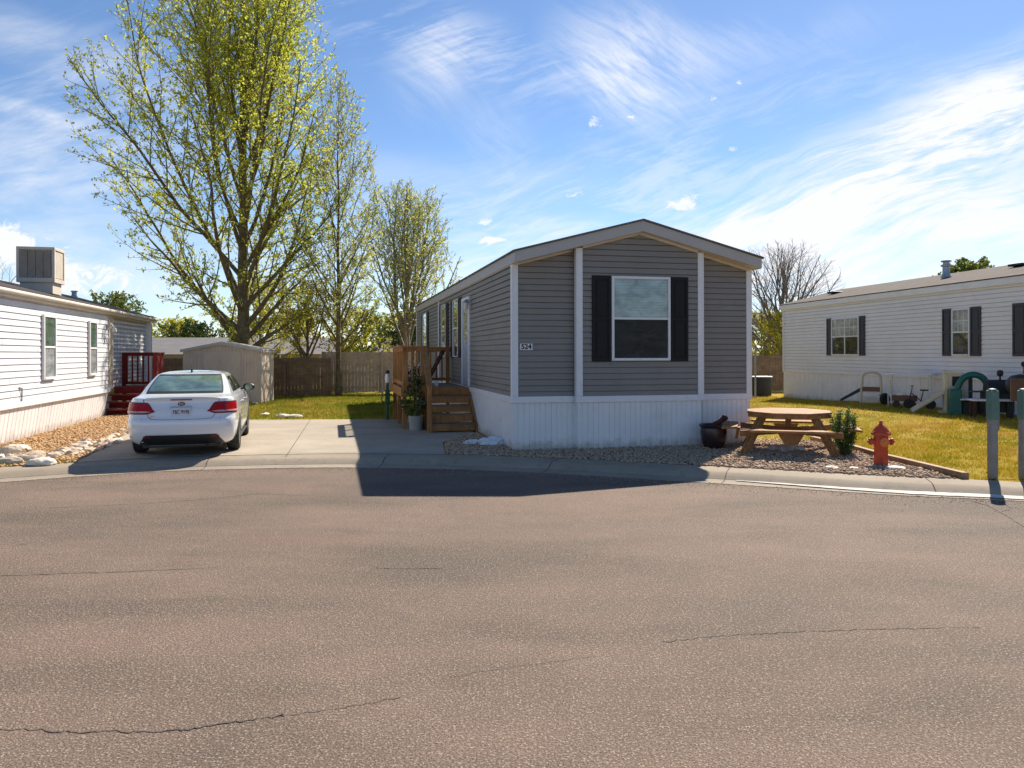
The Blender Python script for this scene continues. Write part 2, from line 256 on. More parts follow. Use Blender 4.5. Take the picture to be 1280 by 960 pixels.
# ------------------------------------------------------------------ mesh helpers
class MB:
    def __init__(s): s.v = []; s.f = []
    def add(s, vs, fs):
        k = len(s.v); s.v += [tuple(p) for p in vs]; s.f += [tuple(i+k for i in f) for f in fs]; return s
    def box(s, x0, x1, y0, y1, z0, z1):
        return s.add([(x0,y0,z0),(x1,y0,z0),(x1,y1,z0),(x0,y1,z0),(x0,y0,z1),(x1,y0,z1),(x1,y1,z1),(x0,y1,z1)],
                     [(0,3,2,1),(4,5,6,7),(0,1,5,4),(1,2,6,5),(2,3,7,6),(3,0,4,7)])
    def beam(s, p, q, w, h, up=(0,0,1)):
        p = Vector(p); q = Vector(q); d = (q-p).normalized(); u = Vector(up)
        if abs(d.dot(u)) > .98: u = Vector((0,1,0))
        r = d.cross(u).normalized(); u = r.cross(d).normalized(); r *= w/2; u *= h/2
        vs = [p-r-u, p+r-u, p+r+u, p-r+u, q-r-u, q+r-u, q+r+u, q-r+u]
        return s.add(vs, [(0,1,2,3),(7,6,5,4),(0,4,5,1),(1,5,6,2),(2,6,7,3),(3,7,4,0)])
    def quad(s, a, b, c, d): return s.add([a,b,c,d], [(0,1,2,3)])
    def poly(s, pts): return s.add(pts, [tuple(range(len(pts)))])
    def prism(s, pts, d):
        d = Vector(d); n = len(pts); a = [Vector(p) for p in pts]; b = [p+d for p in a]
        return s.add(a+b, [tuple(range(n))[::-1], tuple(range(n, 2*n))]+[(i, (i+1)%n, (i+1)%n+n, i+n) for i in range(n)])
    def tube(s, pts, rad, n=6, cap=True):
        pts = [Vector(p) for p in pts]; k0 = len(s.v); m = len(pts)
        if not hasattr(rad, '__len__'): rad = [rad]*m
        ref = Vector((.3,.9,.2)).normalized()
        for i in range(m):
            t = (pts[min(i+1,m-1)]-pts[max(i-1,0)])
            t = t.normalized() if t.length > 1e-9 else Vector((0,0,1))
            a = t.cross(ref)
            if a.length < .05: a = t.cross(Vector((1,0,0)))
            a.normalize(); b = t.cross(a)
            for j in range(n):
                an = 2*math.pi*j/n; s.v.append(tuple(pts[i]+(a*math.cos(an)+b*math.sin(an))*rad[i]))
        for i in range(m-1):
            for j in range(n):
                j2 = (j+1)%n; s.f.append((k0+i*n+j, k0+i*n+j2, k0+(i+1)*n+j2, k0+(i+1)*n+j))
        if cap: s.f.append(tuple(k0+j for j in range(n))[::-1]); s.f.append(tuple(k0+(m-1)*n+j for j in range(n)))
        return s
    def lathe(s, prof, n=24, c=(0,0,0), axis='z'):
        k0 = len(s.v)
        for (r, h) in prof:
            for j in range(n):
                a = 2*math.pi*j/n; x, y = r*math.cos(a), r*math.sin(a)
                p = (x,y,h) if axis == 'z' else ((h,x,y) if axis == 'x' else (x,h,y))
                s.v.append((p[0]+c[0], p[1]+c[1], p[2]+c[2]))
        for i in range(len(prof)-1):
            for j in range(n):
                j2 = (j+1)%n; s.f.append((k0+i*n+j, k0+i*n+j2, k0+(i+1)*n+j2, k0+(i+1)*n+j))
        if prof[0][0] > 1e-4: s.f.append(tuple(k0+j for j in range(n))[::-1])
        if prof[-1][0] > 1e-4: s.f.append(tuple(k0+(len(prof)-1)*n+j for j in range(n)))
        return s
    def build(s, name, mat, parent=None, smooth=None, bevel=0, loc=None, rz=0, sub=0, solid=0, seg=2):
        me = bpy.data.meshes.new(name); me.from_pydata(s.v, [], s.f); me.validate()
        o = bpy.data.objects.new(name, me); COL.objects.link(o)
        me.materials.append(M[mat] if isinstance(mat, str) else mat)
        if parent: o.parent = parent
        if loc: o.location = loc
        o.rotation_euler = (0,0,rz)
        if smooth is not None:
            bm = bmesh.new(); bm.from_mesh(me); bmesh.ops.remove_doubles(bm, verts=bm.verts, dist=1e-5); bmesh.ops.recalc_face_normals(bm, faces=bm.faces); bm.to_mesh(me); bm.free()
            me.polygons.foreach_set('use_smooth', [True]*len(me.polygons)); me.set_sharp_from_angle(angle=R(smooth))
        if sub: mo = o.modifiers.new('s', 'SUBSURF'); mo.levels = mo.render_levels = sub
        if solid: mo = o.modifiers.new('t', 'SOLIDIFY'); mo.thickness = solid; mo.offset = -1
        if bevel: mo = o.modifiers.new('b', 'BEVEL'); mo.width = bevel; mo.segments = seg; mo.limit_method = 'ANGLE'
        return o
def bx(*a): return MB().box(*a)
def thing(name, label, cat, loc=(0,0,0), rz=0, group=None):
    o = bpy.data.objects.new(name, None); COL.objects.link(o); o.location = loc; o.rotation_euler = (0,0,rz); o.empty_display_size = .2
    return tag(o, label, cat, group)
def tag(o, label, cat, group=None):
    o['label'] = label; o['category'] = cat
    if group: o['group'] = group
    return o
def kind(o, k, label=None, cat=None):
    o['kind'] = k
    if label: o['label'] = label
    if cat: o['category'] = cat
    return o
def dup(root, loc, rz=None, label=None):
    r = root.copy(); COL.objects.link(r); r.location = loc
    if rz is not None: r.rotation_euler = (0,0,rz)
    if label: r['label'] = label
    for ch in list(root.children):
        c = ch.copy(); COL.objects.link(c); c.parent = r
        for g in list(ch.children):
            d = g.copy(); COL.objects.link(d); d.parent = c
    return r
def bake(o):
    dg = bpy.context.evaluated_depsgraph_get(); me = bpy.data.meshes.new_from_object(o.evaluated_get(dg)); o.modifiers.clear(); o.data = me
def text(name, body, size, mat, parent, mtx, ext=.002, bold=0.0):
    cu = bpy.data.curves.new(name, 'FONT'); cu.body = body; cu.size = size; cu.extrude = ext; cu.align_x = 'CENTER'; cu.align_y = 'CENTER'; cu.offset = bold
    t = bpy.data.objects.new(name, cu); COL.objects.link(t)
    dg = bpy.context.evaluated_depsgraph_get(); dg.update(); me = bpy.data.meshes.new_from_object(t.evaluated_get(dg))
    bpy.data.objects.remove(t); o = bpy.data.objects.new(name, me); COL.objects.link(o); me.materials.clear(); me.materials.append(M[mat])
    me.transform(mtx); o.parent = parent; return o
def G(px, py, z=.1):
    y = FPX*(CZ-z)/(py-HOR); return ((px-640)/960*y, y)
def smooth01(t): t = max(0., min(1., t)); return t*t*(3-2*t)
def gz(x, y):   # gentle rise of the lawn towards the right-hand home
    return .1+.19*smooth01((x-7.0)/3.2)*smooth01((y-12.5)/5)*smooth01((29-y)/7)
def inpoly(x, y, poly):
    c = False; n = len(poly); j = n-1
    for i in range(n):
        xi, yi = poly[i]; xj, yj = poly[j]
        if (yi > y) != (yj > y) and x < (xj-xi)*(y-yi)/(yj-yi)+xi: c = not c
        j = i
    return c
def np_mesh(name, verts, faces, mat, k):   # verts (n,3), faces (m,k)
    me = bpy.data.meshes.new(name); me.vertices.add(len(verts)); me.vertices.foreach_set('co', verts.astype(np.float32).ravel())
    me.loops.add(faces.size); me.loops.foreach_set('vertex_index', faces.astype(np.int32).ravel()); me.polygons.add(len(faces))
    me.polygons.foreach_set('loop_start', np.arange(0, faces.size, k, dtype=np.int32)); me.polygons.foreach_set('loop_total', np.full(len(faces), k, dtype=np.int32))
    me.update(calc_edges=True); me.validate(); o = bpy.data.objects.new(name, me); COL.objects.link(o); me.materials.append(M[mat]); return o

# ------------------------------------------------------------------ road, kerb, ground
edge_px = [(0,602),(100,595),(200,588.8),(300,586),(380,584.6),(460,584.6),(550,586),(640,589.5),(740,595),(845,602),(960,609.5),(1080,618),(1180,623.5),(1280,628.5)]
ctrl = [G(x, y, 0) for x, y in edge_px]+[(8.2,8.15),(10.5,6.5),(12.6,4.0),(13.8,.5),(13.6,-4),(11,-9),(6,-12.5),(-1,-14),(-8,-12.5),(-13,-8.5),(-15,-3),(-14.6,2),(-12.6,6.2),(-9.8,9.1)]
def catmull(P, n, closed=True):
    out = []; m = len(P)
    for i in range(m if closed else m-1):
        p0, p1, p2, p3 = [np.array(P[(i+k) % m]) if closed else np.array(P[min(max(i+k,0),m-1)]) for k in (-1,0,1,2)]
        for j in range(n):
            t = j/n; out.append(.5*((2*p1)+(-p0+p2)*t+(2*p0-5*p1+4*p2-p3)*t*t+(-p0+3*p1-3*p2+p3)*t**3))
    return np.array(out)
edge = catmull(ctrl, 8)
for _ in range(6): edge = .5*edge+.25*(np.roll(edge,1,0)+np.roll(edge,-1,0))
tg = np.roll(edge,-1,0)-np.roll(edge,1,0); tg /= np.linalg.norm(tg, axis=1)[:,None]
nr = np.stack([-tg[:,1], tg[:,0]], 1)
if np.mean(np.sum(nr*edge, 1)) < 0: nr = -nr
def off(d): return edge+nr*d
def strip(profile, name, mat, i0=0, i1=None):
    n = len(edge); mb = MB(); rows = [off(d) for d, z in profile]
    for (d, z), r in zip(profile, rows): mb.v += [(float(p[0]), float(p[1]), z) for p in r]
    for a in range(len(profile)-1):
        for i in range(n): mb.f.append((a*n+i, a*n+(i+1)%n, (a+1)*n+(i+1)%n, (a+1)*n+i))
    return mb.build(name, mat, smooth=40)
rd = MB(); rp = off(.06); rd.poly([(float(p[0]), float(p[1]), 0) for p in rp]); kind(rd.build('road', 'asphalt'), 'structure')
kind(strip([(0,-.06),(0,.006),(.22,-.0),(.36,.008)], 'gutter', 'pan'), 'structure')
kind(strip([(.36,-.02),(.36,.012),(.42,.040),(.50,.078),(.58,.092),(.95,.102),(.95,-.05)], 'kerb', 'kerb'), 'structure')
back = off(.945); gm = MB(); n = len(back)
for s_, z in ((0, .092), (8, .092), (40, .092), (200, .092), (3000, .092)):
    ln = np.linalg.norm(back, axis=1)[:,None]; r = back/ln*(ln+s_)
    gm.v += [(float(p[0]), float(p[1]), z) for p in r]
for a in range(4):
    for i in range(n): gm.f.append((a*n+i, a*n+(i+1)%n, (a+1)*n+(i+1)%n, (a+1)*n+i))
kind(gm.build('ground', 'lawn'), 'structure')
ww = MB()
for i in range(len(edge)):
    j = (i+1) % len(edge); pa, pb = edge[i], edge[j]
    if pa[1] < 5 or pa[0] < 2.9 or pa[0] > 9: continue
    k_ = min(1, (pa[0]-2.9)/2.2)
    a0, a1 = .30-.20*k_+.04*mnoise.noise((i*.9,0,0)), .34+.03*mnoise.noise((i*1.3,5,0)); b0, b1 = .30-.20*min(1,(pb[0]-2.9)/2.2)+.04*mnoise.noise(((i+1)*.9,0,0)), .34+.03*mnoise.noise(((i+1)*1.3,5,0))
    q = [edge[i]+nr[i]*a0, edge[j]+nr[j]*b0, edge[j]+nr[j]*b1, edge[i]+nr[i]*a1]
    ww.poly([(float(p[0]), float(p[1]), .0135) for p in q])
kind(ww.build('gutter_coating', 'whitewash'), 'structure')
# joints across the kerb
jm = MB(); acc = 0; last = edge[0]
for i in range(len(edge)):
    acc += float(np.linalg.norm(edge[i]-last)); last = edge[i]
    if acc > 2.6:
        acc = 0
        pr = [(0,.0075),(.22,.002),(.36,.014),(.42,.043),(.50,.081),(.58,.095),(.94,.105)]
        for (d0,z0),(d1,z1) in zip(pr, pr[1:]):
            a = edge[i]+nr[i]*d0; b_ = edge[i]+nr[i]*d1; t = tg[i]*.006
            jm.quad((a[0]-t[0],a[1]-t[1],z0),(a[0]+t[0],a[1]+t[1],z0),(b_[0]+t[0],b_[1]+t[1],z1),(b_[0]-t[0],b_[1]-t[1],z1))
kind(jm.build('kerb_joint', 'joint'), 'structure')
def kb(px):   # back edge of the kerb at a picture column
    b = off(.93); bb = min((p for p in b if p[1] > 3), key=lambda p: abs(640+960*p[0]/p[1]-px)); return (float(bb[0]), float(bb[1]))
def kbrun(px0, px1):
    b = [p for p in off(.93) if p[1] > 3]; q = [(float(p[0]), float(p[1])) for p in b if px0 < 640+960*p[0]/p[1] < px1]
    q.sort(key=lambda p: p[0]/p[1]); return q
# driveway
dl = kb(96); dr = kb(556)
drive = [dl]+kbrun(97, 555)+[dr, G(553,553), G(575,545.5), (-.82,16.35), (-1.2,19.9), (-2.3,19.95), (-9.05,19.7), (-8.05,15.8), (-7.3,13.6)]
kind(MB().poly([(x,y,.1075) for x, y in drive]).build('driveway', 'concrete'), 'structure')
jn = MB()
def ribbon(mb, pts, w, z):
    for (a, b_) in zip(pts, pts[1:]):
        a = Vector((*a,0)); b2 = Vector((*b_,0)); d = (b2-a).normalized(); q = Vector((-d.y,d.x,0))*w/2
        mb.quad((a.x-q.x,a.y-q.y,z),(a.x+q.x,a.y+q.y,z),(b2.x+q.x,b2.y+q.y,z),(b2.x-q.x,b2.y-q.y,z))
ribbon(jn, [(-7.7,15.2),(-1.0,15.35)], .012, .1115); ribbon(jn, [(-3.75,12.75),(-5.2,19.8)], .012, .1115); ribbon(jn, [(-6.9,13.0),(-1.4,13.25)], .010, .1115); ribbon(jn, [(-8.4,17.6),(-2.5,17.7)], .012, .1115)
kind(jn.build('driveway_joint', 'joint'), 'structure')
# cracks in the road
def crack(mb, px, w0, w1, sub=9, z=.004, jit=.012):
    pts = [G(x, y, 0) for x, y in px]; fine = catmull(pts, sub, False); k = len(fine); ps = []
    for i, p in enumerate(fine): ps.append((p[0]+random.uniform(-jit,jit), p[1]+random.uniform(-jit,jit)*1.3))
    for i in range(k-1):
        a, b_ = Vector((*ps[i],0)), Vector((*ps[i+1],0)); d = (b_-a).normalized(); q = Vector((-d.y,d.x,0))
        wa = random.uniform(w0,w1)*.5; mb.quad((a-q*wa)+Vector((0,0,z)), (a+q*wa)+Vector((0,0,z)), (b_+q*wa*.9)+Vector((0,0,z)), (b_-q*wa*.9)+Vector((0,0,z)))
cm = MB()
crack(cm, [(-40,908),(40,911),(90,914),(130,913),(180,914),(215,913),(250,909),(300,901),(335,896),(360,893)], .006, .014, 7)
crack(cm, [(360,893),(420,886),(470,877),(500,871)], .003, .008, 7)
crack(cm, [(560,846),(640,834),(700,826),(750,821)], .002, .005, 6)
crack(cm, [(830,803),(880,797),(920,794),(960,792),(1000,790),(1080,788),(1150,786),(1230,785)], .004, .010, 8)
crack(cm, [(-30,720),(40,717),(110,715),(190,712),(280,708)], .006, .014, 6)
crack(cm, [(470,709),(510,711),(560,709)], .006, .014, 6)
crack(cm, [(60,634),(120,631),(170,629),(260,623),(320,617),(380,619),(420,621)], .006, .016, 5)
crack(cm, [(1215,628),(1235,633),(1250,641),(1262,648),(1285,662)], .02, .045, 5)
crack(cm, [(1250,629),(1262,636),(1250,641)], .01, .03, 5)
kind(cm.build('road_crack', 'crack'), 'structure')
# gravel beds
wall3 = lambda Y: -11.05-.2344*(Y-21)
bedR = [G(556.5,553), dr]+kbrun(557, 1196)+[kb(1197), (5.98,10.35), (5.93,12.2), (5.98,13.7), (5.7,15.0), (4.4,15.1), (4.3,14.35), (.1,13.4), (-.75,16.4), G(575,545.5)]
bedL = [kb(-60)]+kbrun(-59, 96)+[dl, (-7.3,13.6), (-8.05,15.8), (-8.9,18.9), (-9.6,22.2), (-11.9,22.3), (wall3(21)-.35,21), (wall3(15)-.35,15), (wall3(12.2)-.2,12.2)]
kind(MB().poly([(x,y,.097) for x, y in bedR]).build('gravel_bed', 'bed'), 'structure')
kind(MB().poly([(x,y,.097) for x, y in bedL]).build('tan_gravel_bed', 'tan_bed'), 'structure')
ico = bmesh.new(); bmesh.ops.create_icosphere(ico, subdivisions=1, radius=1); IV = np.array([v.co[:] for v in ico.verts]); IF = np.array([[v.index for v in f.verts] for f in ico.faces]); ico.free()
def stones(name, poly, n, s0, s1, mat, label, cat, avoid=None, zf=.1):
    xs = [p[0] for p in poly]; ys = [p[1] for p in poly]; V = []; k = 0; cnt = 0
    while cnt < n:
        x = random.uniform(min(xs), max(xs)); y = random.uniform(min(ys), max(ys))
        if not inpoly(x, y, poly): continue
        if avoid and avoid(x, y): continue
        s = s0+(s1-s0)*random.random()**2.2
        v = IV*(1+rng.normal(0,.13,(12,1)))*np.array([s*random.uniform(.8,1.4), s, s*random.uniform(.5,.8)])
        a = random.uniform(0, 6.28); c_, s_ = math.cos(a), math.sin(a); tl = random.uniform(-.5,.5)
        v = v@np.array([[1,0,0],[0,math.cos(tl),-math.sin(tl)],[0,math.sin(tl),math.cos(tl)]]); v = v@np.array([[c_,-s_,0],[s_,c_,0],[0,0,1]])
        V.append(v+np.array([x, y, zf+s*.25+random.uniform(0,.012)])); cnt += 1
    F = np.concatenate([IF+12*i for i in range(n)]); return kind(np_mesh(name, np.concatenate(V), F, mat, 3), 'stuff', label, cat)
stones('gravel', bedR, 19000, .010, .031, 'stone', 'pinkish brown gravel filling the bed in front of the grey home', 'gravel')
stones('tan_gravel', bedL, 15000, .010, .034, 'tan_stone', 'orange tan gravel between the left white home and the driveway', 'gravel')

gv = []; gn = 4200
for i in range(gn):
    k = random.choice([j for j in range(0, len(edge), 1) if edge[j][1] > 6.5]) if i == 0 else gl[random.randrange(len(gl))]
    if i == 0: gl = [j for j in range(len(edge)) if edge[j][1] > 6.5]
    t = random.random(); p = edge[k]*(1-t)+edge[(k+1)%len(edge)]*t+nr[k]*(-abs(random.gauss(0,.22))+.05+(random.uniform(-1,0) if random.random() < .05 else 0)); s_ = random.uniform(.002,.0055)
    gv.append(IV*(1+rng.normal(0,.12,(12,1)))*s_+np.array([p[0], p[1], .004+s_*.5]))
kind(np_mesh('road_grit', np.concatenate(gv), np.concatenate([IF+12*i for i in range(gn)]), 'stone', 3), 'stuff', 'loose grit and small stones along the gutter edge of the road', 'grit')
# lawn sheet on the right, then blades
lm = MB(); nx, ny = 40, 60; x0, x1, y0, y1 = 5.95, 13.2, 9.6, 31
idx = {}
for j in range(ny+1):
    for i in range(nx+1):
        x = x0+(x1-x0)*i/nx; y = y0+(y1-y0)*j/ny; idx[i,j] = len(lm.v); lm.v.append((x, y, gz(x,y)-.002))
kbpts = [(float(p[0]), float(p[1])) for p in off(.96)]
def inside_kerb(x, y): return inpoly(x, y, kbpts)
for j in range(ny):
    for i in range(nx):
        c = [idx[i,j], idx[i+1,j], idx[i+1,j+1], idx[i,j+1]]
        if any(inside_kerb(lm.v[k][0], lm.v[k][1]) for k in c): continue
        lm.f.append(tuple(c))
kind(lm.build('lawn', 'lawn', smooth=60), 'structure')
def blades(name, regions, n, h0, h1, w, mat, label, avoid=()):
    V = np.zeros((n*3, 3)); cnt = 0
    areas = [(r[1]-r[0])*(r[3]-r[2])*r[4] for r in regions]; tot = sum(areas)
    for r, a in zip(regions, areas):
        k = int(n*a/tot); c = 0; tries = 0
        while c < k and cnt < n and tries < k*4:
            tries += 1
            x = random.uniform(r[0], r[1]); y = random.uniform(r[2], r[3])
            if inside_kerb(x, y): continue
            if any(inpoly(x, y, p) for p in avoid): continue
            cl = mnoise.noise((x*2.2, y*2.2, 3)); 
            if cl < -.28 and random.random() < .6: continue
            h = random.uniform(h0, h1)*(1+.6*cl); a_ = random.uniform(0, 6.28); z = gz(x, y)-.005
            dx, dy = math.cos(a_)*w, math.sin(a_)*w; lx, ly = random.uniform(-.7,.7)*h, random.uniform(-.7,.7)*h
            V[cnt*3] = (x-dx, y-dy, z); V[cnt*3+1] = (x+dx, y+dy, z); V[cnt*3+2] = (x+lx, y+ly, z+h); cnt += 1; c += 1
    V = V[:cnt*3]; return kind(np_mesh(name, V, np.arange(cnt*3).reshape(-1,3), mat, 3), 'stuff', label, 'grass')
hse1 = [(.0,13.3),(4.6,14.3),(1.0,30),(-3.7,29)]
hse2 = [(10.2,29.8),(14.5,31),(16,8),(13,8)]
blades('grass', [(6.03,12.6,9.6,17,2.2),(6.03,12.4,17,30,.7),(4.2,6.03,14.6,31,.6)], 95000, .02, .07, .006, 'grass', 'short yellowing lawn grass beside the right white home', [bedR, hse1, hse2])
blades('back_grass', [(-10,-1.2,20,32.5,1)], 42000, .03, .09, .009, 'greengrass', 'patchy green lawn grass between driveway and back fence', [hse1, drive])
blades('weed_grass', [(-8.2,-6.6,11.2,12.2,3),(-11.5,-9.4,20.5,22.2,1)], 2600, .02, .07, .007, 'greengrass', 'green weeds along the left kerb and red steps', [drive])

# ------------------------------------------------------------------ house building helpers (house-local coordinates)
def lap(mb, p0, du, nrm, a, b, z0, z1, topf=None, e=.105, out=.019, gap=.015):
    p0 = Vector((*p0,0)); du = Vector((*du,0)); nrm = Vector((*nrm,0)); z = z0
    def rng_(zz):
        if topf is None: return (a, b)
        us = [a+(b-a)*i/80 for i in range(81)]; ok = [u for u in us if topf(u) >= zz-1e-6]
        return (ok[0], ok[-1]) if len(ok) > 1 else None
    while z < z1-1e-4:
        t = min(z+e, z1); r0, r1 = rng_(z), rng_(t)
        if r0 is None: break
        if r1 is None: r1 = ((r0[0]+r0[1])/2,)*2
        pt = lambda u, o, zz: tuple(p0+du*u+nrm*o+Vector((0,0,zz)))
        k = (e-gap)/e; m0, m1 = r0[0]+(r1[0]-r0[0])*k, r0[1]+(r1[1]-r0[1])*k; zm = z+(t-z)*k
        mb.quad(pt(r0[0],out,z), pt(r0[1],out,z), pt(m1,.006,zm), pt(m0,.006,zm)); mb.quad(pt(r0[0],-.022,z), pt(r0[1],-.022,z), pt(r0[1],out,z), pt(r0[0],out,z))
        uu = r0[0]+random.uniform(.3,3.2)
        while uu < min(r0[1], r1[1])-.15 and r1[0]+.05 < uu:
            mb.quad(pt(uu,out+.0035,z), pt(uu+.014,out+.0035,z), pt(uu+.014,.0095,zm), pt(uu,.0095,zm)); mb.quad(pt(uu,out+.0035,z), pt(uu,out-.004,z), pt(uu,.002,zm), pt(uu,.0095,zm)); uu += random.uniform(2.2,3.7)
        mb.quad(pt(m0,.006,zm), pt(m1,.006,zm), pt(m1,-.022,zm), pt(m0,-.022,zm)); mb.quad(pt(m0,-.022,zm), pt(m1,-.022,zm), pt(r1[1],-.022,t), pt(r1[0],-.022,t)); z = t
def ribbed(mb, p0, du, nrm, a, b, z0, z1, pitch=.1, dep=.012, inset=0, panel=.4):
    p0 = Vector((*p0,0)); du = Vector((*du,0)); nrm = Vector((*nrm,0)); pr = []; u = a; k = 0
    while u < b-1e-3:
        g = .022 if k % 4 else .035; e = min(u+pitch-g, b); pr += [(u,0),(e,0)]
        if e+g*.5 < b: pr += [(e+.004,-dep),(min(e+g-.004,b),-dep)]
        u += pitch; k += 1
    for (u0,o0),(u1,o1) in zip(pr, pr[1:]):
        f = lambda u, o, zz, ins: tuple(p0+du*u+nrm*(o-ins)+Vector((0,0,zz)))
        mb.quad(f(u0,o0,z0,inset), f(u1,o1,z0,inset), f(u1,o1,z1,0), f(u0,o0,z1,0))
def window(parent, p0, du, nrm, u0, u1, z0, z1, mats=('blind','screen'), fw=.045, mid=True, mull=0, frame='trim', grid=None, name='window'):
    """frame stands proud of the wall; panes set back inside it. built in house-local space"""
    ang = math.atan2(du[1], du[0]); w = u1-u0; loc = (p0[0]+du[0]*u0, p0[1]+du[1]*u0, z0)
    t = nrm[0]*math.sin(ang)-nrm[1]*math.cos(ang); sg = 1 if t > 0 else -1   # outward is local -y when sg=1
    def B(mb, a, b_, o0, o1, c, d): mb.box(a, b_, min(-sg*o0,-sg*o1), max(-sg*o0,-sg*o1), c, d)
    h = z1-z0; mb = MB()
    B(mb,0,fw,.0,.055,0,h); B(mb,w-fw,w,.0,.055,0,h); B(mb,fw,w-fw,.0,.055,h-fw,h); B(mb,fw,w-fw,.0,.065,0,fw)
    cols = [fw]+[w*(i+1)/(mull+1) for i in range(mull)]+[w-fw]
    for i in range(mull): B(mb, cols[i+1]-.022, cols[i+1]+.022, .0,.050, fw, h-fw)
    if mid: B(mb, fw, w-fw, .0,.047, h*.5-.02, h*.5+.02)
    fr = mb.build(name, frame, parent, bevel=.004, loc=loc, rz=ang)
    for i in range(mull+1):
        a = cols[i]+(.022 if i else 0); c = cols[i+1]-(.022 if i < mull else 0)
        if mid:
            for k, (za, zb) in enumerate(((h*.5+.02, h-fw), (fw, h*.5-.02))):
                q = MB(); B(q, a+.001, c-.001, .018,.030+.004*(k==0), za+.001, zb-.001); p = q.build('pane', mats[k], fr)
                if grid and k == 0:
                    g = MB(); wg = (c-a)
                    for j in range(1, grid): B(g, a+wg*j/grid-.008, a+wg*j/grid+.008, .034,.040, za, zb)
                    B(g, a, c, .034,.042, (za+zb)/2-.008, (za+zb)/2+.008); g.build('muntin', frame, fr)
        else:
            q = MB(); B(q, a+.001, c-.001, .018,.030, fw+.001, h-fw-.001); q.build('pane', mats[0], fr)
    return fr
def shutter(parent, p0, du, nrm, u0, u1, z0, z1, mat='shutter'):
    ang = math.atan2(du[1], du[0]); w = u1-u0; h = z1-z0; loc = (p0[0]+du[0]*u0, p0[1]+du[1]*u0, z0)
    t = nrm[0]*math.sin(ang)-nrm[1]*math.cos(ang); sg = 1 if t > 0 else -1
    def B(mb, a, b_, o0, o1, c, d): mb.box(a, b_, min(-sg*o0,-sg*o1), max(-sg*o0,-sg*o1), c, d)
    mb = MB(); B(mb,0,w,.005,.026,0,h); r = .05 if w > .25 else .035
    B(mb,0,r,.026,.042,0,h); B(mb,w-r,w,.026,.042,0,h)
    for a, b_ in ((0,r*1.3),(h*.5-r*.6,h*.5+r*.6),(h-r*1.3,h)): B(mb,r,w-r,.026,.042,a,b_)
    for a, b_ in ((r*1.3,h*.5-r*.6),(h*.5+r*.6,h-r*1.3)): B(mb,r+.03,w-r-.03,.026,.037,a+.03,b_-.03)
    return mb.build('shutter', mat, parent, bevel=.004, loc=loc, rz=ang)

TH = R(13.2)
# ------------------------------------------------------------------ grey home
H1 = thing('mobile_home', 'grey sided mobile home with white skirting and the number 524 on its front corner', 'mobile home', (.02,13.47,.1), TH)
w1, L1, zs, ze, zr = 4.6, 15.6, .93, 3.33, 3.93
top1 = lambda u: ze+(zr-ze)*(1-abs(u-w1/2)/(w1/2))-.02
A1, B1, BY = 1.13, 3.53, -.16
fr_, up_ = (1,0), (0,-1)
wl = MB()
lap(wl, (0,0), (1,0), (0,-1), 0, A1, zs, 4, top1); lap(wl, (0,0), (1,0), (0,-1), B1, w1, zs, 4, top1)
lap(wl, (0,BY), (1,0), (0,-1), A1, B1, zs, 4, top1)
lap(wl, (A1,BY), (0,1), (-1,0), 0, -BY, zs, top1(A1)); lap(wl, (B1,BY), (0,1), (1,0), 0, -BY, zs, top1(B1))
lap(wl, (0,0), (0,1), (-1,0), 0, L1, zs, ze); lap(wl, (w1,0), (0,1), (1,0), 0, L1, zs, ze)
lap(wl, (0,L1), (1,0), (0,1), 0, w1, zs, 4, top1)
wl.build('wall', 'siding', H1)
sk = MB()
ribbed(sk, (0,0), (1,0), (0,-1), 0, A1, 0, zs-.09); ribbed(sk, (0,BY), (1,0), (0,-1), A1, B1, 0, zs-.09); ribbed(sk, (0,0), (1,0), (0,-1), B1, w1, 0, zs-.09)
ribbed(sk, (A1,BY), (0,1), (-1,0), 0, -BY, 0, zs-.09); ribbed(sk, (B1,BY), (0,1), (1,0), 0, -BY, 0, zs-.09)
ribbed(sk, (0,0), (0,1), (-1,0), 0, L1, 0, zs-.09); ribbed(sk, (w1,0), (0,1), (1,0), 0, L1, 0, zs-.09); ribbed(sk, (0,L1), (1,0), (0,1), 0, w1, 0, zs-.09)
sk.build('skirting', 'skirt', H1)
bt = MB()   # skirt cap trim
def cap(mb, x0, x1, y0, y1): mb.box(x0, x1, y0, y1, zs-.10, zs+.012)
cap(bt, -.03, A1-.03, -.03, -.001); cap(bt, A1-.03, B1+.03, BY-.03, BY-.001); cap(bt, B1+.03, w1+.03, -.03, -.001); cap(bt, -.03, -.001, .0, L1); cap(bt, w1+.001, w1+.03, 0, L1)
bt.box(A1-.03, A1-.001, BY, -.031, zs-.10, zs+.012); bt.box(B1+.001, B1+.03, BY, -.031, zs-.10, zs+.012)
bt.build('skirting_cap', 'trim', H1, bevel=.006)
def corner(x, y, sx, sy, h, w=.085):
    mb = MB(); mb.box(min(x, x-sx*w), max(x, x-sx*w), min(y, y+sy*.028), max(y, y+sy*.028), zs+.013, h); mb.box(min(x, x+sx*.028), max(x, x+sx*.028), min(y+sy*.028, y-sy*w), max(y+sy*.028, y-sy*w), zs+.013, h)
    return mb.build('corner_trim', 'trim', H1, bevel=.004)
corner(0, 0, -1, -1, ze-.02); corner(w1, 0, 1, -1, ze-.02); corner(A1, BY, -1, -1, top1(A1)-.04, .09); corner(B1, BY, 1, -1, top1(B1)-.04, .09); corner(0, L1, -1, 1, ze-.02); corner(w1, L1, 1, 1, ze-.02)
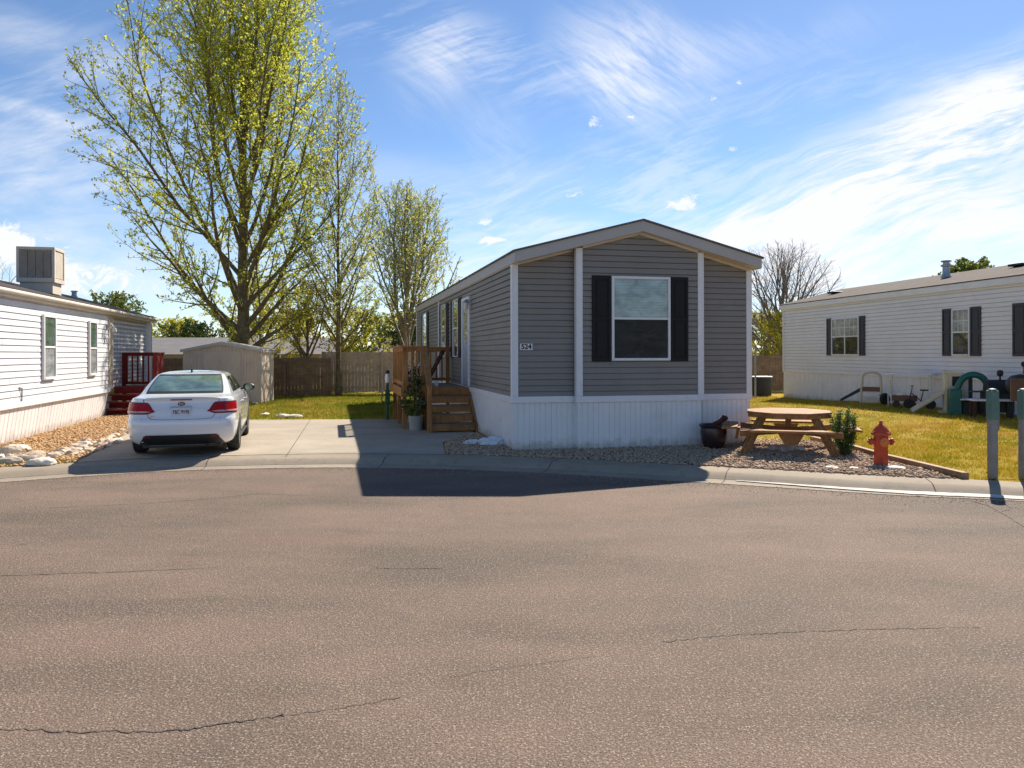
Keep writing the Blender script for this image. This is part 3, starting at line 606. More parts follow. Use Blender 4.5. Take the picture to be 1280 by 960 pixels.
# roof
fo, so = .42, .07
def slope(x): return zr+.22-(zr-ze)/(w1/2)*abs(x-w1/2)
def gable_roof(parent, w, Lg, ov, so, zridge, pitch, mat, fasc, soff, fh=.18, y0=0, fo2=None):
    fo2 = ov if fo2 is None else fo2; S = lambda x: zridge-pitch*abs(x-w/2)
    ya, yb = y0-ov, y0+Lg+fo2; xs = (-so, w/2, w+so)
    r = MB(); t = .03
    for a, b_ in ((xs[0]-.03, xs[1]), (xs[1], xs[2]+.03)):
        r.prism([(a,ya-.03,S(a)),(b_,ya-.03,S(b_)),(b_,ya-.03,S(b_)+t),(a,ya-.03,S(a)+t)], (0,yb-ya+.06,0))
    ro = r.build('roof', mat, parent)
    f = MB()
    for y in (ya, yb-.03):
        f.prism([(xs[0],y,S(xs[0])-fh),(xs[1],y,S(xs[1])-fh),(xs[2],y,S(xs[2])-fh),(xs[2],y,S(xs[2])-.002),(xs[1],y,S(xs[1])-.002),(xs[0],y,S(xs[0])-.002)], (0,.03,0))
    f.box(xs[0],xs[0]+.025,ya+.031,yb-.031,S(xs[0])-fh,S(xs[0])-.002); f.box(xs[2]-.025,xs[2],ya+.031,yb-.031,S(xs[2])-fh,S(xs[2])-.002)
    f.build('fascia', fasc, ro, bevel=.004)
    s = MB(); q = fh-.015
    for yy0, yy1 in ((ya+.032, y0+.0), (y0+Lg, yb-.032)):
        for a, b_ in ((xs[0]+.026, xs[1]), (xs[1], xs[2]-.026)):
            s.prism([(a,yy0,S(a)-q-.012),(b_,yy0,S(b_)-q-.012),(b_,yy0,S(b_)-q),(a,yy0,S(a)-q)], (0,yy1-yy0,0))
    for a, b_ in ((xs[0]+.026, .0), (w, xs[2]-.026)): s.box(a, b_, y0, y0+Lg, S(xs[0])-q-.012, S(xs[0])-q)
    s.build('soffit', soff, ro); return ro
pit = (zr-ze)/(w1/2)
gable_roof(H1, w1, L1, .34, .05, zr+.135, pit, 'roof', 'fascia', 'cream', .19, 0, .2)
# cream rake trim on the wall under the soffit
rk = MB()
for a, b_, y in ((.02, A1-.03, 0), (A1+.09, w1/2, BY), (w1/2, B1-.09, BY), (B1+.03, w1-.02, 0)):
    rk.prism([(a,y-.03,top1(a)-.075),(b_,y-.03,top1(b_)-.075),(b_,y-.03,top1(b_)+.02),(a,y-.03,top1(a)+.02)], (0,.028,0))
rk.box(-.03,-.001,.09,L1,ze-.08,ze+.01); rk.build('rake_trim', 'cream', H1)
window(H1, (0,BY), (1,0), (0,-1), 1.76, 2.885, 1.57, 3.08)
shutter(H1, (0,BY), (1,0), (0,-1), 1.395, 1.745, 1.555, 3.085); shutter(H1, (0,BY), (1,0), (0,-1), 2.90, 3.24, 1.555, 3.085)
for u0, u1 in ((5.80,6.62),(7.95,8.80),(12.35,13.4)):
    window(H1, (0,0), (0,1), (-1,0), u0, u1, 1.62, 3.07, ('pane','pane'), .024)
    shutter(H1, (0,0), (0,1), (-1,0), u0-.42, u0-.02, 1.6, 3.09); shutter(H1, (0,0), (0,1), (-1,0), u1+.02, u1+.40, 1.6, 3.09)
MB().box(-.035,-.001,9.45,9.55,zs+.014,ze-.09).build('wall_trim', 'trim', H1, bevel=.004)
dr_ = MB().box(-.03,-.002,4.36,5.14,.96,2.93).build('door', 'doorm', H1, bevel=.006)
MB().box(-.05,-.002,4.24,4.35,.95,3.02).box(-.05,-.002,5.15,5.25,.95,3.02).box(-.05,-.002,4.35,5.15,2.94,3.02).build('door_frame', 'trim', dr_, bevel=.004)
MB().tube([(-.03,4.45,1.95),(-.08,4.45,1.95),(-.085,4.53,1.95)], .012, 8).build('handle', 'chrome', dr_)
MB().box(-.034,-.0301,4.5,5.0,2.0,2.75).build('pane', 'pane_pale', dr_)
lp = MB().box(-.03,-.017,4.03,4.13,2.78,2.92).tube([(-.03,4.08,2.88),(-.09,4.08,2.93),(-.13,4.08,2.90)], .012, 6).lathe([(.075,0),(.02,.07),(.0,.075)], 10, (-.13,4.08,2.86)).build('wall_lamp', 'galv', H1)
MB().lathe([(.03,-.18),(.06,-.0)], 8, (-.13,4.08,2.855)).build('lamp_glass', 'lampglass', lp)
sgn = bx(.115,.345,-.034,-.022,1.76,1.875).build('house_number', 'whitep', H1, bevel=.003)
text('digits', '524', .125, 'blackink', sgn, Matrix.Translation((.23,-.036,1.818)) @ Matrix.Rotation(R(90), 4, 'X') @ Matrix.Diagonal((1.0,.95,1,1)), .001, .004)
for y, z in ((6.5,.35),): MB().lathe([(.04,0),(.04,.3)], 10, (w1*.35,y,zr+.02)).build('roof_vent', 'galv', H1)

# deck with steps
DK = thing('porch_deck', 'raised brown timber deck with railings and open steps at the door of the grey home', 'deck', (.02,13.47,.1), TH)
dx0, dx1, dy0, dy1, dz = -1.55, -.04, 4.30, 7.1, .93
MB().box(dx0,dx1,dy0+.03,dy1,dz-.035,dz).build('deck_floor', 'tread', DK, bevel=.004)
fm = MB().box(dx0,dx1,dy0,dy0+.029,dz-.20,dz+.005).box(dx0-.03,dx0-.001,dy0,dy1,dz-.20,dz+.005).box(dx0,dx1,dy1-.029,dy1,dz-.2,dz-.036)
fm.build('rim_board', 'cedar', DK, bevel=.004)
for x, y, h in ((dx0+.05,dy0+.08,1.90),(dx0+.05,dy1-.08,1.90),(dx1-.08,dy1-.08,1.90),(dx0+.05,(dy0+dy1)/2,1.9),(dx0+.45,dy0+.08,.75),(-1.05,dy0+.08,1.88)):
    MB().box(x-.045,x+.045,y-.045,y+.045,0,h).build('post', 'cedar', DK, bevel=.004)
def rail(x0, y0, x1, y1, n):
    MB().beam((x0,y0,1.86),(x1,y1,1.86),.12,.035).beam((x0,y0,1.80),(x1,y1,1.80),.035,.09).build('handrail', 'cedar', DK, bevel=.004); MB().beam((x0,y0,1.03),(x1,y1,1.03),.035,.08).build('bottom_rail', 'cedar', DK, bevel=.004)
    for i in range(n):
        t = (i+.5)/n; x, y = x0+(x1-x0)*t, y0+(y1-y0)*t; MB().box(x-.018,x+.018,y-.018,y+.018,.96,1.78).build('baluster', 'cedar', DK)
rail(dx0+.05,dy0+.05,-1.05,dy0+.05,4); rail(dx0+.02,dy0,dx0+.02,dy1,15); rail(dx0,dy1-.05,dx1,dy1-.05,10)
# left side infill boards, seen edge on
for (u, nst) in ((0,5),):
    rise, run = dz/5, .235
    for k in range(1,5):
        y = dy0-run*k; z = dz-rise*k
        MB().box(-1.0,-.05,y-.02,y+run+.01,z-.035,z).build('tread', 'tread', DK, bevel=.004)
    for k in range(5):
        y = dy0-run*k-.0; z = dz-rise*k-.036
        MB().box(-.985,-.065,y-.022 if k else dy0-.022,y-.001 if k else dy0-.001,z-rise*.62,z).build('riser', 'cedar', DK)
    for x in (-1.02, -.03):
        st = MB(); st.prism([(x-.02,dy0,dz-.02),(x-.02,dy0,dz-.30),(x-.02,dy0-run*4+.12,0),(x-.02,dy0-run*4-.06,0),(x-.02,dy0-run*4-.06,.15)], (.04,0,0)); st.build('stringer', 'cedar', DK, bevel=.003)
MB().box(-1.10,-1.01,dy0-run*4-.06,dy0-run*4+.03,0,1.02).build('post', 'cedar', DK, bevel=.004)
MB().beam((-1.05,dy0+.05,1.86),(-1.055,dy0-run*4-.05,1.0),.13,.04).beam((-1.05,dy0+.05,1.76),(-1.055,dy0-run*4-.0,.92),.04,.09).build('stair_rail', 'cedar', DK, bevel=.004)
def H(x, y, z=.1): c, s = math.cos(TH), math.sin(TH); return (.02+c*x-s*y, 13.47+s*x+c*y, z)
# things on and by the deck
ch = thing('folded_chair', 'dark red folded wooden chair leaning on the deck rail by the door', 'chair', H(-.42,6.5,1.03), TH)
MB().beam((-.30,0,.02),(.16,.12,.86),.045,.05).beam((-.30,.42,.02),(.16,.5,.86),.045,.05).build('frame', 'darkred', ch, bevel=.004)
sl = MB()
for k in range(6): t = .25+k*.12; sl.beam((-.30+.46*t,.02+.1*t,.03+.84*t),(-.30+.46*t,.44+.08*t,.03+.84*t),.02,.07,(.5,0,1))
sl.build('slat', 'darkred', ch)
def leafy(n, c, r, s, up=0.5, seedv=1):
    rg = np.random.default_rng(seedv); a = rg.normal(0, 1, (n,3)); a /= np.linalg.norm(a,axis=1)[:,None]; a *= (rg.random((n,1))**.45); P_ = a*np.array(r)+np.array(c)
    return P_
def leafmesh(name, P_, s, mat, parent, seedv=1, asp=.55):
    rg = np.random.default_rng(seedv); n = len(P_); d = rg.normal(0,1,(n,3)); d[:,2] += .3; d /= np.linalg.norm(d,axis=1)[:,None]
    e = np.cross(d, rg.normal(0,1,(n,3))); e /= np.linalg.norm(e,axis=1)[:,None]+1e-9; sz = (s*(.6+.8*rg.random((n,1))))
    V = np.empty((n,4,3)); V[:,0] = P_; V[:,1] = P_+d*sz*.5+e*sz*asp*.5; V[:,2] = P_+d*sz; V[:,3] = P_+d*sz*.5-e*sz*asp*.5
    o = np_mesh(name, V.reshape(-1,3), np.arange(n*4).reshape(-1,4), mat, 4)
    if parent: o.parent = parent
    return o
pl = thing('potted_plant', 'tall leafy plant in a pale bucket under the deck edge beside the steps', 'plant', H(-1.28,4.0,.108), TH)
MB().lathe([(.0,.0),(.14,.0),(.17,.30),(.18,.32),(.155,.32),(.15,.28),(0,.28)], 20).build('bucket', 'bucket', pl, smooth=40)
MB().tube([(0,0,.3),(.02,.02,.7),(0,0,1.1)], .012, 5).tube([(.05,0,.3),(.12,.05,.8)], .01, 5).build('stem', 'bark_y', pl)
leafmesh('foliage', np.concatenate([leafy(300,(-.05,0,.62),(.24,.2,.30),.1), leafy(120,(.02,.1,1.0),(.15,.15,.25),.1,seedv=3)]), .085, 'leaf_d', pl)
fl = thing('flower_pot', 'small dark pot of white flowers beside the lowest step', 'flower pot', H(-1.14,4.16,.108), TH)
MB().lathe([(0,.35),(.06,.35),(.085,.48),(.08,.49),(0,.47)], 14).tube([(0,0,0),(0,0,.36)], .012, 6).lathe([(.1,0),(.1,.015),(0,.02)], 14).build('pot', 'brownp', fl, smooth=40)
leafmesh('foliage', leafy(60,(0,0,.52),(.09,.09,.06),.05), .05, 'leaf_d', fl); leafmesh('blossom', leafy(46,(0,-.02,.58),(.09,.08,.06),.05,seedv=5), .05, 'petal', fl, asp=1)
for i, (x, y, z, lab) in enumerate(((-1.38,4.75,1.05,'white flowers in a pot at the left corner behind the deck railing'),(-1.16,5.1,1.05,'white flowers in a pot behind the middle of the deck railing'))):
    f2 = thing('flower_pot', lab, 'flower pot', H(x,y,1.03), TH, 'flower pots on the deck')
    MB().lathe([(0,0),(.07,0),(.10,.2),(.09,.2),(0,.17)], 14).build('pot', 'brownp', f2, smooth=40)
    leafmesh('foliage', leafy(110,(0,0,.33),(.13,.13,.17),.05,seedv=i+2), .07, 'leaf_d', f2); leafmesh('blossom', leafy(26,(0,-.03,.42),(.15,.13,.20),.05,seedv=i+5), .06, 'petal', f2, asp=1)
for i, (x, lab) in enumerate(((-.88,'white candle jar at the top of the steps, nearest the stair rail'),(-.70,'white candle jar at the top of the steps, between its twin and the folded chair'))):
    tag(MB().lathe([(0,0),(.045,0),(.05,.02),(.05,.12),(.04,.14),(0,.14)], 14).build('candle_jar', 'whitep', None, smooth=40, loc=H(x,4.9,1.031)), lab, 'jar', 'white jars on the deck')
gs = thing('hose_stand', 'green metal stand with a white and black top at the far corner of the deck', 'stand', H(-1.70,6.9,.1), TH)
MB().box(-.035,.035,-.035,.035,0,.95).box(-.06,.06,-.05,.05,.40,.78).build('stand', 'greenmetal', gs, bevel=.01)
MB().lathe([(.0,.95),(.055,.96),(.07,1.05),(.05,1.18),(.0,1.2)], 14).build('lantern', 'whitep', gs, smooth=50); MB().lathe([(.06,1.2),(.045,1.27),(0,1.29)], 12).build('cap', 'blackp', gs, smooth=50)
hc = MB(); hc.tube([(.1*math.cos(t*.6)*1.6,-.10,.55+.13*math.sin(t*.6)) for t in range(40)], .014, 6); hc.build('hose', 'greenmetal', gs, smooth=60)

# evaporating bag by the corner
def lump(name, mat, r, loc, seedv, amp=.25, rz=0, sub=3, freq=2.2, parent=None):
    bm = bmesh.new(); bmesh.ops.create_icosphere(bm, subdivisions=sub, radius=1)
    for v in bm.verts:
        p = v.co.copy(); k = 1+amp*mnoise.noise(p*freq+Vector((seedv*7.1,seedv*3.3,0)))+amp*.5*mnoise.noise(p*freq*2.7+Vector((seedv,0,seedv)))
        v.co = Vector((p.x*r[0]*k, p.y*r[1]*k, max(p.z,-.45)*r[2]*k))
    me = bpy.data.meshes.new(name); bm.to_mesh(me); bm.free(); o = bpy.data.objects.new(name, me); COL.objects.link(o); me.materials.append(M[mat])
    o.location = loc; o.rotation_euler = (0,0,rz)
    if parent: o.parent = parent
    return o
x, y = G(612,557); bgm = lump('plastic_bag', 'bag', (.25,.17,.13), (x+.05,y+.1,.13), 3, .35, .1, 4); bgm.data.polygons.foreach_set('use_smooth', [True]*len(bgm.data.polygons))
tag(bgm, 'crumpled white plastic bag on the gravel at the corner of the grey home', 'bag')
x, y = G(592,556); bg2 = lump('plastic_bag', 'bag', (.17,.11,.07), (x-.03,y+.12,.12), 8, .45, .4, 3)
tag(bg2, 'small flattened white bag left of the larger bag by the skirting', 'bag')

# ------------------------------------------------------------------ right white home
H2 = thing('mobile_home', 'long white mobile home with dark blue shutters and brown roof on the right', 'mobile home', (10.5,29.7,.1), math.atan2(-.9885,.1513))
w2, L2, z2s, z2e = 4.8, 21.0, 1.0, 3.40
top2 = lambda u: z2e+.25*(w2/2-abs(u-w2/2))
wl = MB(); lap(wl, (0,0), (1,0), (0,-1), 0, L2, z2s, z2e, None, .115); lap(wl, (0,0), (0,1), (-1,0), 0, w2, z2s, 4.2, top2, .115); lap(wl, (L2,0), (0,1), (1,0), 0, w2, z2s, 4.2, top2, .115); lap(wl, (0,w2), (1,0), (0,1), 0, L2, z2s, z2e, None, .115)
wl.build('wall', 'siding_w2', H2)
sk = MB(); ribbed(sk, (0,.02), (1,0), (0,-1), 0, L2, -.05, z2s-.01, .30, .014); ribbed(sk, (0,0), (0,1), (-1,0), 0, w2, -.05, z2s-.01, .3); ribbed(sk, (L2,0), (0,1), (1,0), 0, w2, -.05, z2s-.01, .3)
sk.build('skirting', 'skirt', H2); MB().box(-.02,L2,-.022,.019,z2s-.02,z2s-.001).build('skirting_cap', 'trim', H2)
MB().box(-.03,.07,-.03,-.017,z2s,z2e).build('corner_trim', 'trim', H2)
# roof ridge runs along local x : build in a rotated child frame
rf = MB(); pz = .25; ov = .10
S2 = lambda v: z2e+.16+pz*(w2/2-abs(v-w2/2))
for a, b_ in ((-ov, w2/2), (w2/2, w2+ov)): rf.prism([(-.15,a,S2(a)),(-.15,b_,S2(b_)),(-.15,b_,S2(b_)+.03),(-.15,a,S2(a)+.03)], (L2+.3,0,0))
r2 = rf.build('roof', 'roof2', H2)
MB().box(-.13,L2+.13,-ov+.01,-ov+.035,S2(-ov)-.17,S2(-ov)-.002).box(-.13,L2+.13,w2+ov-.035,w2+ov-.01,S2(-ov)-.17,S2(-ov)-.002).prism([(-.13,-ov+.036,S2(-ov)-.16),(-.13,w2/2,S2(w2/2)-.16),(-.13,w2+ov-.036,S2(-ov)-.16),(-.13,w2+ov-.036,S2(-ov)),(-.13,w2/2,S2(w2/2)-.002),(-.13,-ov+.036,S2(-ov))], (.03,0,0)).build('fascia', 'trim', r2)
MB().box(-.1,L2+.1,-ov+.036,-.001,S2(-ov)-.16,S2(-ov)-.145).build('soffit', 'trim', r2)
D2, N2 = (1,0), (0,-1)
def win2(u0, u1, z0=1.62, z1=2.87, mull=0, sh=.30):
    window(H2, (0,0), D2, N2, u0, u1, z0, z1, ('pane_pale','pane'), .04, True, mull, 'whitep', 3)
    shutter(H2, (0,0), D2, N2, u0-sh-.015, u0-.015, z0-.01, z1+.02, 'shutter2'); shutter(H2, (0,0), D2, N2, u1+.015, u1+sh+.015, z0-.01, z1+.02, 'shutter2')
win2(3.36,4.93,mull=1); win2(9.12,9.77,sh=.36); win2(11.6,12.3,sh=.42); win2(15.5,16.6)
def pipe2(u, v, r, h, cone=True):
    z = S2(v)+.02; mb = MB().lathe([(r*1.8,-.05),(r,.1),(r,h*.62),(r*1.5,h*.66),(r*1.5,h*.74),(r*.9,h*.78),(r*.9,h*.9),(r*1.5,h*.93),(r*1.4,h),(0,h)], 14, (u,v,z)); mb.build('flue', 'galv', H2, smooth=35)
pipe2(6.83, 1.6, .10, .50)
for u, v in ((1.58,1.2),(9.5,1.7)): MB().box(u-.22,u+.22,v-.2,v+.2,S2(v)+.03,S2(v)+.10).build('roof_vent', 'blackp', H2, bevel=.02)
def W2(px, o):
    r = (px-640)/960; t = (r*(29.7-.1513*o)-(10.5-.9885*o))/(.1513+.9885*r); x, y = 10.5+.1513*t-.9885*o, 29.7-.9885*t-.1513*o
    return (x, y, gz(x, y))
A2 = math.atan2(-.9885,.1513)
# ------------------------------------------------------------------ toys and clutter along the right home (built facing local -y)
def at2(name, label, cat, px, o, rz=0, group=None): return thing(name, label, cat, W2(px, o), rz, group)
ea = at2('toy_easel', 'tan plastic toy frame with rounded top standing at the white skirting', 'toy', 1089, .75, R(-35))
ar = MB()
pts = [(-.30,0,0),(-.26,0,.55),(-.25,0,.78),(-.18,0,.90),(0,0,.94),(.18,0,.90),(.25,0,.78),(.26,0,.55),(.30,0,0)]
ar.tube([(p[0],0,p[1]) for p in catmull([(a[0],a[2]) for a in pts], 5, False)]+[(.30,0,0)], .042, 8)
ar.build('frame', 'toy', ea, bevel=.012)
MB().box(-.25,.25,-.03,.05,.36,.50).build('shelf', 'brownp', ea, bevel=.01); MB().box(-.22,.24,-.10,.04,.22,.30).build('tray', 'whitep', ea, bevel=.01); MB().box(-.24,.26,-.12,.12,.0,.16).build('base', 'toy', ea, bevel=.02)
sl = at2('toy_slide_board', 'dark navy plastic slide chute leaning left of the tan toy frame', 'toy', 1066, .7, R(-30))
MB().prism([(-.35,-.12,.02),(.3,-.12,.40),(.3,-.12,.46),(-.35,-.12,.08)], (0,.26,0)).build('chute', 'toyblue', sl, bevel=.01); MB().prism([(-.35,-.14,.05),(.3,-.14,.46),(.3,-.14,.52),(-.35,-.14,.11)], (0,.02,0)).build('rim', 'toyblue', sl)
x, y, z = W2(1106, .8); tag(MB().lathe([(.09,-.05),(.15,-.05),(.175,-.02),(.175,.02),(.15,.05),(.09,.05),(.09,-.05)], 24, axis='y').build('spare_tyre', 'rubber', None, smooth=40, loc=(x,y,z+.17), rz=R(20)), 'small black tyre leaning at the skirting beside the tan toy frame', 'tyre')
tb = at2('folding_table', 'white topped folding table against the long white home', 'table', 1137, .65, R(-38))
MB().box(-.62,.62,-.33,.33,.90,.945).build('table_top', 'whitep', tb, bevel=.012)
for x in (-.5,.5):
    for y in (-.25,.25): MB().tube([(x,y,.9),(x,y,0)], .014, 8).build('leg', 'whitep', tb)
tr = at2('tricycle', 'black childs bicycle parked under the folding table', 'bicycle', 1150, .95, R(-38))
def wheel_b(r, x): return MB().lathe([(r-.02,-.018),(r,-.018),(r,.018),(r-.02,.018),(r-.02,-.018)], 22, (x,0,r), 'y').build('wheel', 'rubber', tr, smooth=40)
wheel_b(.13,-.28); wheel_b(.13,.25)
MB().tube([(-.28,0,.17),(-.20,0,.52),(-.19,0,.60)], .014, 6).tube([(-.19,-.17,.62),(-.19,.17,.62)], .013, 6).tube([(-.21,0,.42),(.02,0,.22),(.25,0,.17)], .016, 6).tube([(.02,0,.22),(.08,0,.5)], .014, 6).build('frame', 'blackp', tr)
MB().box(.0,.2,-.05,.05,.49,.53).build('saddle', 'blackp', tr, bevel=.015)
cr = at2('toy_cart', 'brown and white plastic toy cart on the ground left of the folding table legs', 'toy', 1130, 1.0, R(-30))
MB().box(-.3,.32,-.14,.14,.18,.34).build('body', 'brownp', cr, bevel=.02); MB().box(-.18,.0,-.16,.1,.34,.42).box(.08,.24,-.16,.1,.34,.42).build('seat', 'whitep', cr, bevel=.02)
for x in (-.2,.2):
    for y in (-.16,.16): MB().lathe([(0,-.025),(.09,-.025),(.09,.025),(0,.025)], 14, (x,y,.09), 'y').build('wheel', 'blackp', cr)
MB().tube([(-.3,-.1,.3),(-.34,-.1,.75),(-.34,.1,.75),(-.3,.1,.3)], .015, 6).build('handle', 'toy', cr)
pt = at2('play_tower', 'cream plastic play tower with a short slide in front of the long white home', 'play slide', 1194, 1.05, R(-22))
twr = MB()
twr.box(-.26,-.17,-.18,.18,0,1.04); twr.box(.17,.26,-.18,.18,.1,1.0); twr.box(-.17,.17,-.18,-.13,.2,.36).box(-.17,.17,-.18,-.13,.42,.50).box(-.17,.17,-.18,-.13,.56,.68).box(-.17,.17,-.18,-.13,.92,1.02).box(-.17,-.09,-.18,-.13,.68,.92).box(.09,.17,-.18,-.13,.68,.92)
twr.prism([(-.29,-.2,1.0),(.29,-.2,.93),(.29,-.2,.98),(-.29,-.2,1.08)], (0,.4,0)); twr.box(-.36,-.12,-.24,.2,0,.05); twr.build('tower', 'toy', pt, bevel=.012)
MB().prism([(-.24,-.16,.48),(-.95,-.16,.0),(-.95,-.16,.05),(-.24,-.16,.56)], (0,.3,0)).build('slide', 'toy', pt, bevel=.01); MB().prism([(-.24,-.19,.50),(-.98,-.19,.0),(-.98,-.19,.09),(-.24,-.19,.61)], (0,.028,0)).prism([(-.24,.142,.50),(-.98,.142,.0),(-.98,.142,.09),(-.24,.142,.61)], (0,.028,0)).build('slide_rim', 'toy', pt, bevel=.008)
MB().box(-.09,.09,-.10,-.06,.68,.92).box(.27,.36,-.1,.15,.05,.98).build('back_panel', 'shutter2', pt)
ta = at2('playhouse_chair', 'dark green plastic toy playhouse chair with arched back near the play tower', 'toy', 1216, 1.0, R(-22))
arc = [(-.36,0,.32),(-.33,0,.62),(-.24,0,.84),(-.08,0,.96),(.10,0,.96),(.24,0,.86),(.32,0,.66),(.34,0,.32)]
am = MB()
am.tube([(p[0],0,p[1]) for p in catmull([(a[0],a[2]) for a in arc], 5, False)], .08, 10)
am.box(-.52,-.26,-.24,.24,.0,.62); am.box(.26,.36,-.16,.16,0,.36); am.build('body', 'teal', ta, bevel=.03, seg=3)
MB().box(-.3,.30,-.26,.1,.36,.40).build('seat', 'whitep', ta, bevel=.012); MB().box(-.24,.24,-.12,.1,.0,.34).build('base', 'blackp', ta, bevel=.02)
gr = at2('barbecue', 'round black kettle barbecue with brown side panel beside the green posts', 'barbecue', 1276, 1.1, R(-15))
MB().lathe([(0,.55),(.18,.58),(.28,.70),(.30,.80),(.28,.90),(.18,1.0),(0,1.04)], 20).build('bowl', 'blackp', gr, smooth=50)
MB().box(-.30,-.02,-.32,-.26,.45,.95).build('side_panel', 'brownp', gr, bevel=.01)
for a in range(3): MB().tube([(.14*math.cos(a*2.1),.14*math.sin(a*2.1),.62),(.28*math.cos(a*2.1),.28*math.sin(a*2.1),0)], .014, 6).build('leg', 'blackp', gr)
MB().tube([(.05,0,1.04),(.05,0,1.12)], .012, 6).lathe([(.03,1.2),(.05,1.25),(.04,1.3),(0,1.32)], 10, (.05,0,0)).tube([(.05,0,1.1),(.05,0,1.22)], .01, 6).build('handle', 'blackp', gr)
gc = at2('gas_grill', 'black covered grill with a knob on top by the white wall between the two posts', 'grill', 1250, .9, R(-15))
MB().box(-.36,.24,-.2,.22,.12,.62).build('cabinet', 'blackp', gc, bevel=.02)
MB().lathe([(.0,-.3),(.2,-.3),(.22,-.24),(.22,.16),(.2,.22),(0,.22)], 16, (0,0,.66), 'x').build('hood', 'blackp', gc, smooth=40)
MB().tube([(.0,0,.85),(.0,0,.98)], .02, 8).lathe([(.05,.96),(.075,1.02),(.06,1.09),(0,1.11)], 10, (0,0,0)).build('knob', 'blackp', gc)
MB().box(-.62,-.36,-.15,.15,.58,.61).build('side_shelf', 'blackp', gc)
for x in (-.3,.2): MB().tube([(x,0,.12),(x,0,0)], .05, 8).build('leg', 'blackp', gc)
t2 = at2('garden_table', 'low white garden table standing behind the nearest green post', 'table', 1238, 1.35, R(-15))
MB().box(-.42,.46,-.2,.2,.40,.44).build('table_top', 'whitep', t2, bevel=.012)
for x in (-.36,.4):
    for y in (-.15,.15): MB().box(x-.025,x+.025,y-.025,y+.025,0,.4).build('leg', 'darkred' if x < 0 else 'blackp', t2)
# ------------------------------------------------------------------ left white home
H3 = thing('mobile_home', 'white mobile home with slanted skirting and a rooftop cooler on the left', 'mobile home', (-11.05,21.0,.1), TH)
w3, yA, yB, z3s, z3e = 4.6, -9.0, 5.3, .76, 2.80
wl = MB(); lap(wl, (0,0), (0,1), (1,0), yA, 0, z3s, z3e, None, .125, .02); lap(wl, (-.25,0), (0,1), (1,0), .02, yB, z3s-.1, z3e, None, .125, .01)
top3 = lambda u: z3e+.27*(w3/2-abs(u-w3/2))
lap(wl, (-w3,yA), (1,0), (0,-1), 0, w3, z3s, 3.4, top3, .125); lap(wl, (-w3,yB), (1,0), (0,1), 0, w3, z3s, 3.4, top3, .125); lap(wl, (-w3,0), (0,1), (-1,0), yA, yB, z3s, z3e, None, .125); lap(wl, (-.25,.02), (1,0), (0,1), 0, .25, z3s, z3e)
wl.build('wall', 'siding_w', H3)
sk = MB(); ribbed(sk, (0,0), (0,1), (1,0), yA, 0, 0, z3s-.05, .19, .035, .10); ribbed(sk, (-w3,yA), (1,0), (0,-1), 0, w3, 0, z3s, .21); ribbed(sk, (-.3,0), (0,1), (1,0), 0, yB, 0, z3s, .21)
sk.build('skirting', 'skirt_w', H3); MB().box(-.02,.05,yA,.0,z3s-.09,z3s+.01).build('skirting_cap', 'skirt_w', H3, bevel=.01)
MB().box(-.03,.035,.001,.10,z3s,z3e).box(-.24,-.02,.101,.60,z3s,z3e-.05).build('porch_board', 'beige', H3, bevel=.003)
lt = MB()   # white lattice screen, strips in two directions
for i in range(28): y = .62+i*.165; lt.box(-.2,-.185,y,y+.055,z3s-.1,z3e-.05)
for i in range(17): z = z3s+.0+i*.125; lt.box(-.184,-.17,.62,yB-.05,z,z+.05)
lt.build('lattice', 'siding_w', H3); MB().box(-.238,-.23,.62,yB-.05,z3s-.1,z3e-.05).build('lattice_backing', 'wallfar', H3)
MB().box(-.2,-.02,yB-.12,yB-.0,z3s-.66,z3e).build('porch_post', 'trim', H3, bevel=.004)
S3 = lambda x: z3e+.16+.27*(w3/2-abs(x+w3/2))
rf = MB()
for a, b_ in ((-w3-.12,-w3/2), (-w3/2,.12)): rf.prism([(a,yA-.2,S3(a)),(b_,yA-.2,S3(b_)),(b_,yA-.2,S3(b_)+.03),(a,yA-.2,S3(a)+.03)], (0,yB-yA+.4,0))
r3 = rf.build('roof', 'roof3', H3)
MB().box(.085,.115,yA-.18,yB+.18,S3(.12)-.14,S3(.12)-.003).prism([(-w3-.1,yA-.18,S3(.1)-.16),(-w3/2,yA-.18,S3(-w3/2)-.16),(.084,yA-.18,S3(.1)-.16),(.084,yA-.18,S3(.1)-.004),(-w3/2,yA-.18,S3(-w3/2)-.004),(-w3-.1,yA-.18,S3(.1)-.004)], (0,.03,0)).prism([(-w3-.1,yB+.15,S3(.1)-.16),(-w3/2,yB+.15,S3(-w3/2)-.16),(.084,yB+.15,S3(.1)-.16),(.084,yB+.15,S3(.1)-.004),(-w3/2,yB+.15,S3(-w3/2)-.004),(-w3-.1,yB+.15,S3(.1)-.004)], (0,.03,0)).build('fascia', 'cream', r3, bevel=.006)
MB().tube([(.15,yA-.1,S3(.1)-.05),(.15,yB+.1,S3(.1)-.05)], .045, 10).build('gutter', 'cream', r3, smooth=50)
MB().box(-.24,.084,yA,yB+.15,S3(.12)-.14,S3(.12)-.125).build('soffit', 'cream', r3)
def y3(px):
    r = (px-640)/960; return (r*21+11.05)/(-.2284-.9736*r)
window(H3, (0.016,0), (0,1), (1,0), y3(51), y3(66.5), 1.17, 2.55, ('pane_green','pane_pale'), .05)
window(H3, (0.016,0), (0,1), (1,0), y3(109), y3(118.5), 1.17, 2.55, ('pane_green','pane_pale'), .05)
lp = MB().box(.02,.05,-.22,-.10,2.40,2.52).tube([(.05,-.16,2.46),(.14,-.16,2.50),(.20,-.16,2.42)], .022, 8).build('porch_lamp', 'galv', H3); MB().lathe([(.07,-.1),(.045,.0)], 10, (.2,-.16,2.42)).build('lamp_glass', 'lampglass', lp)
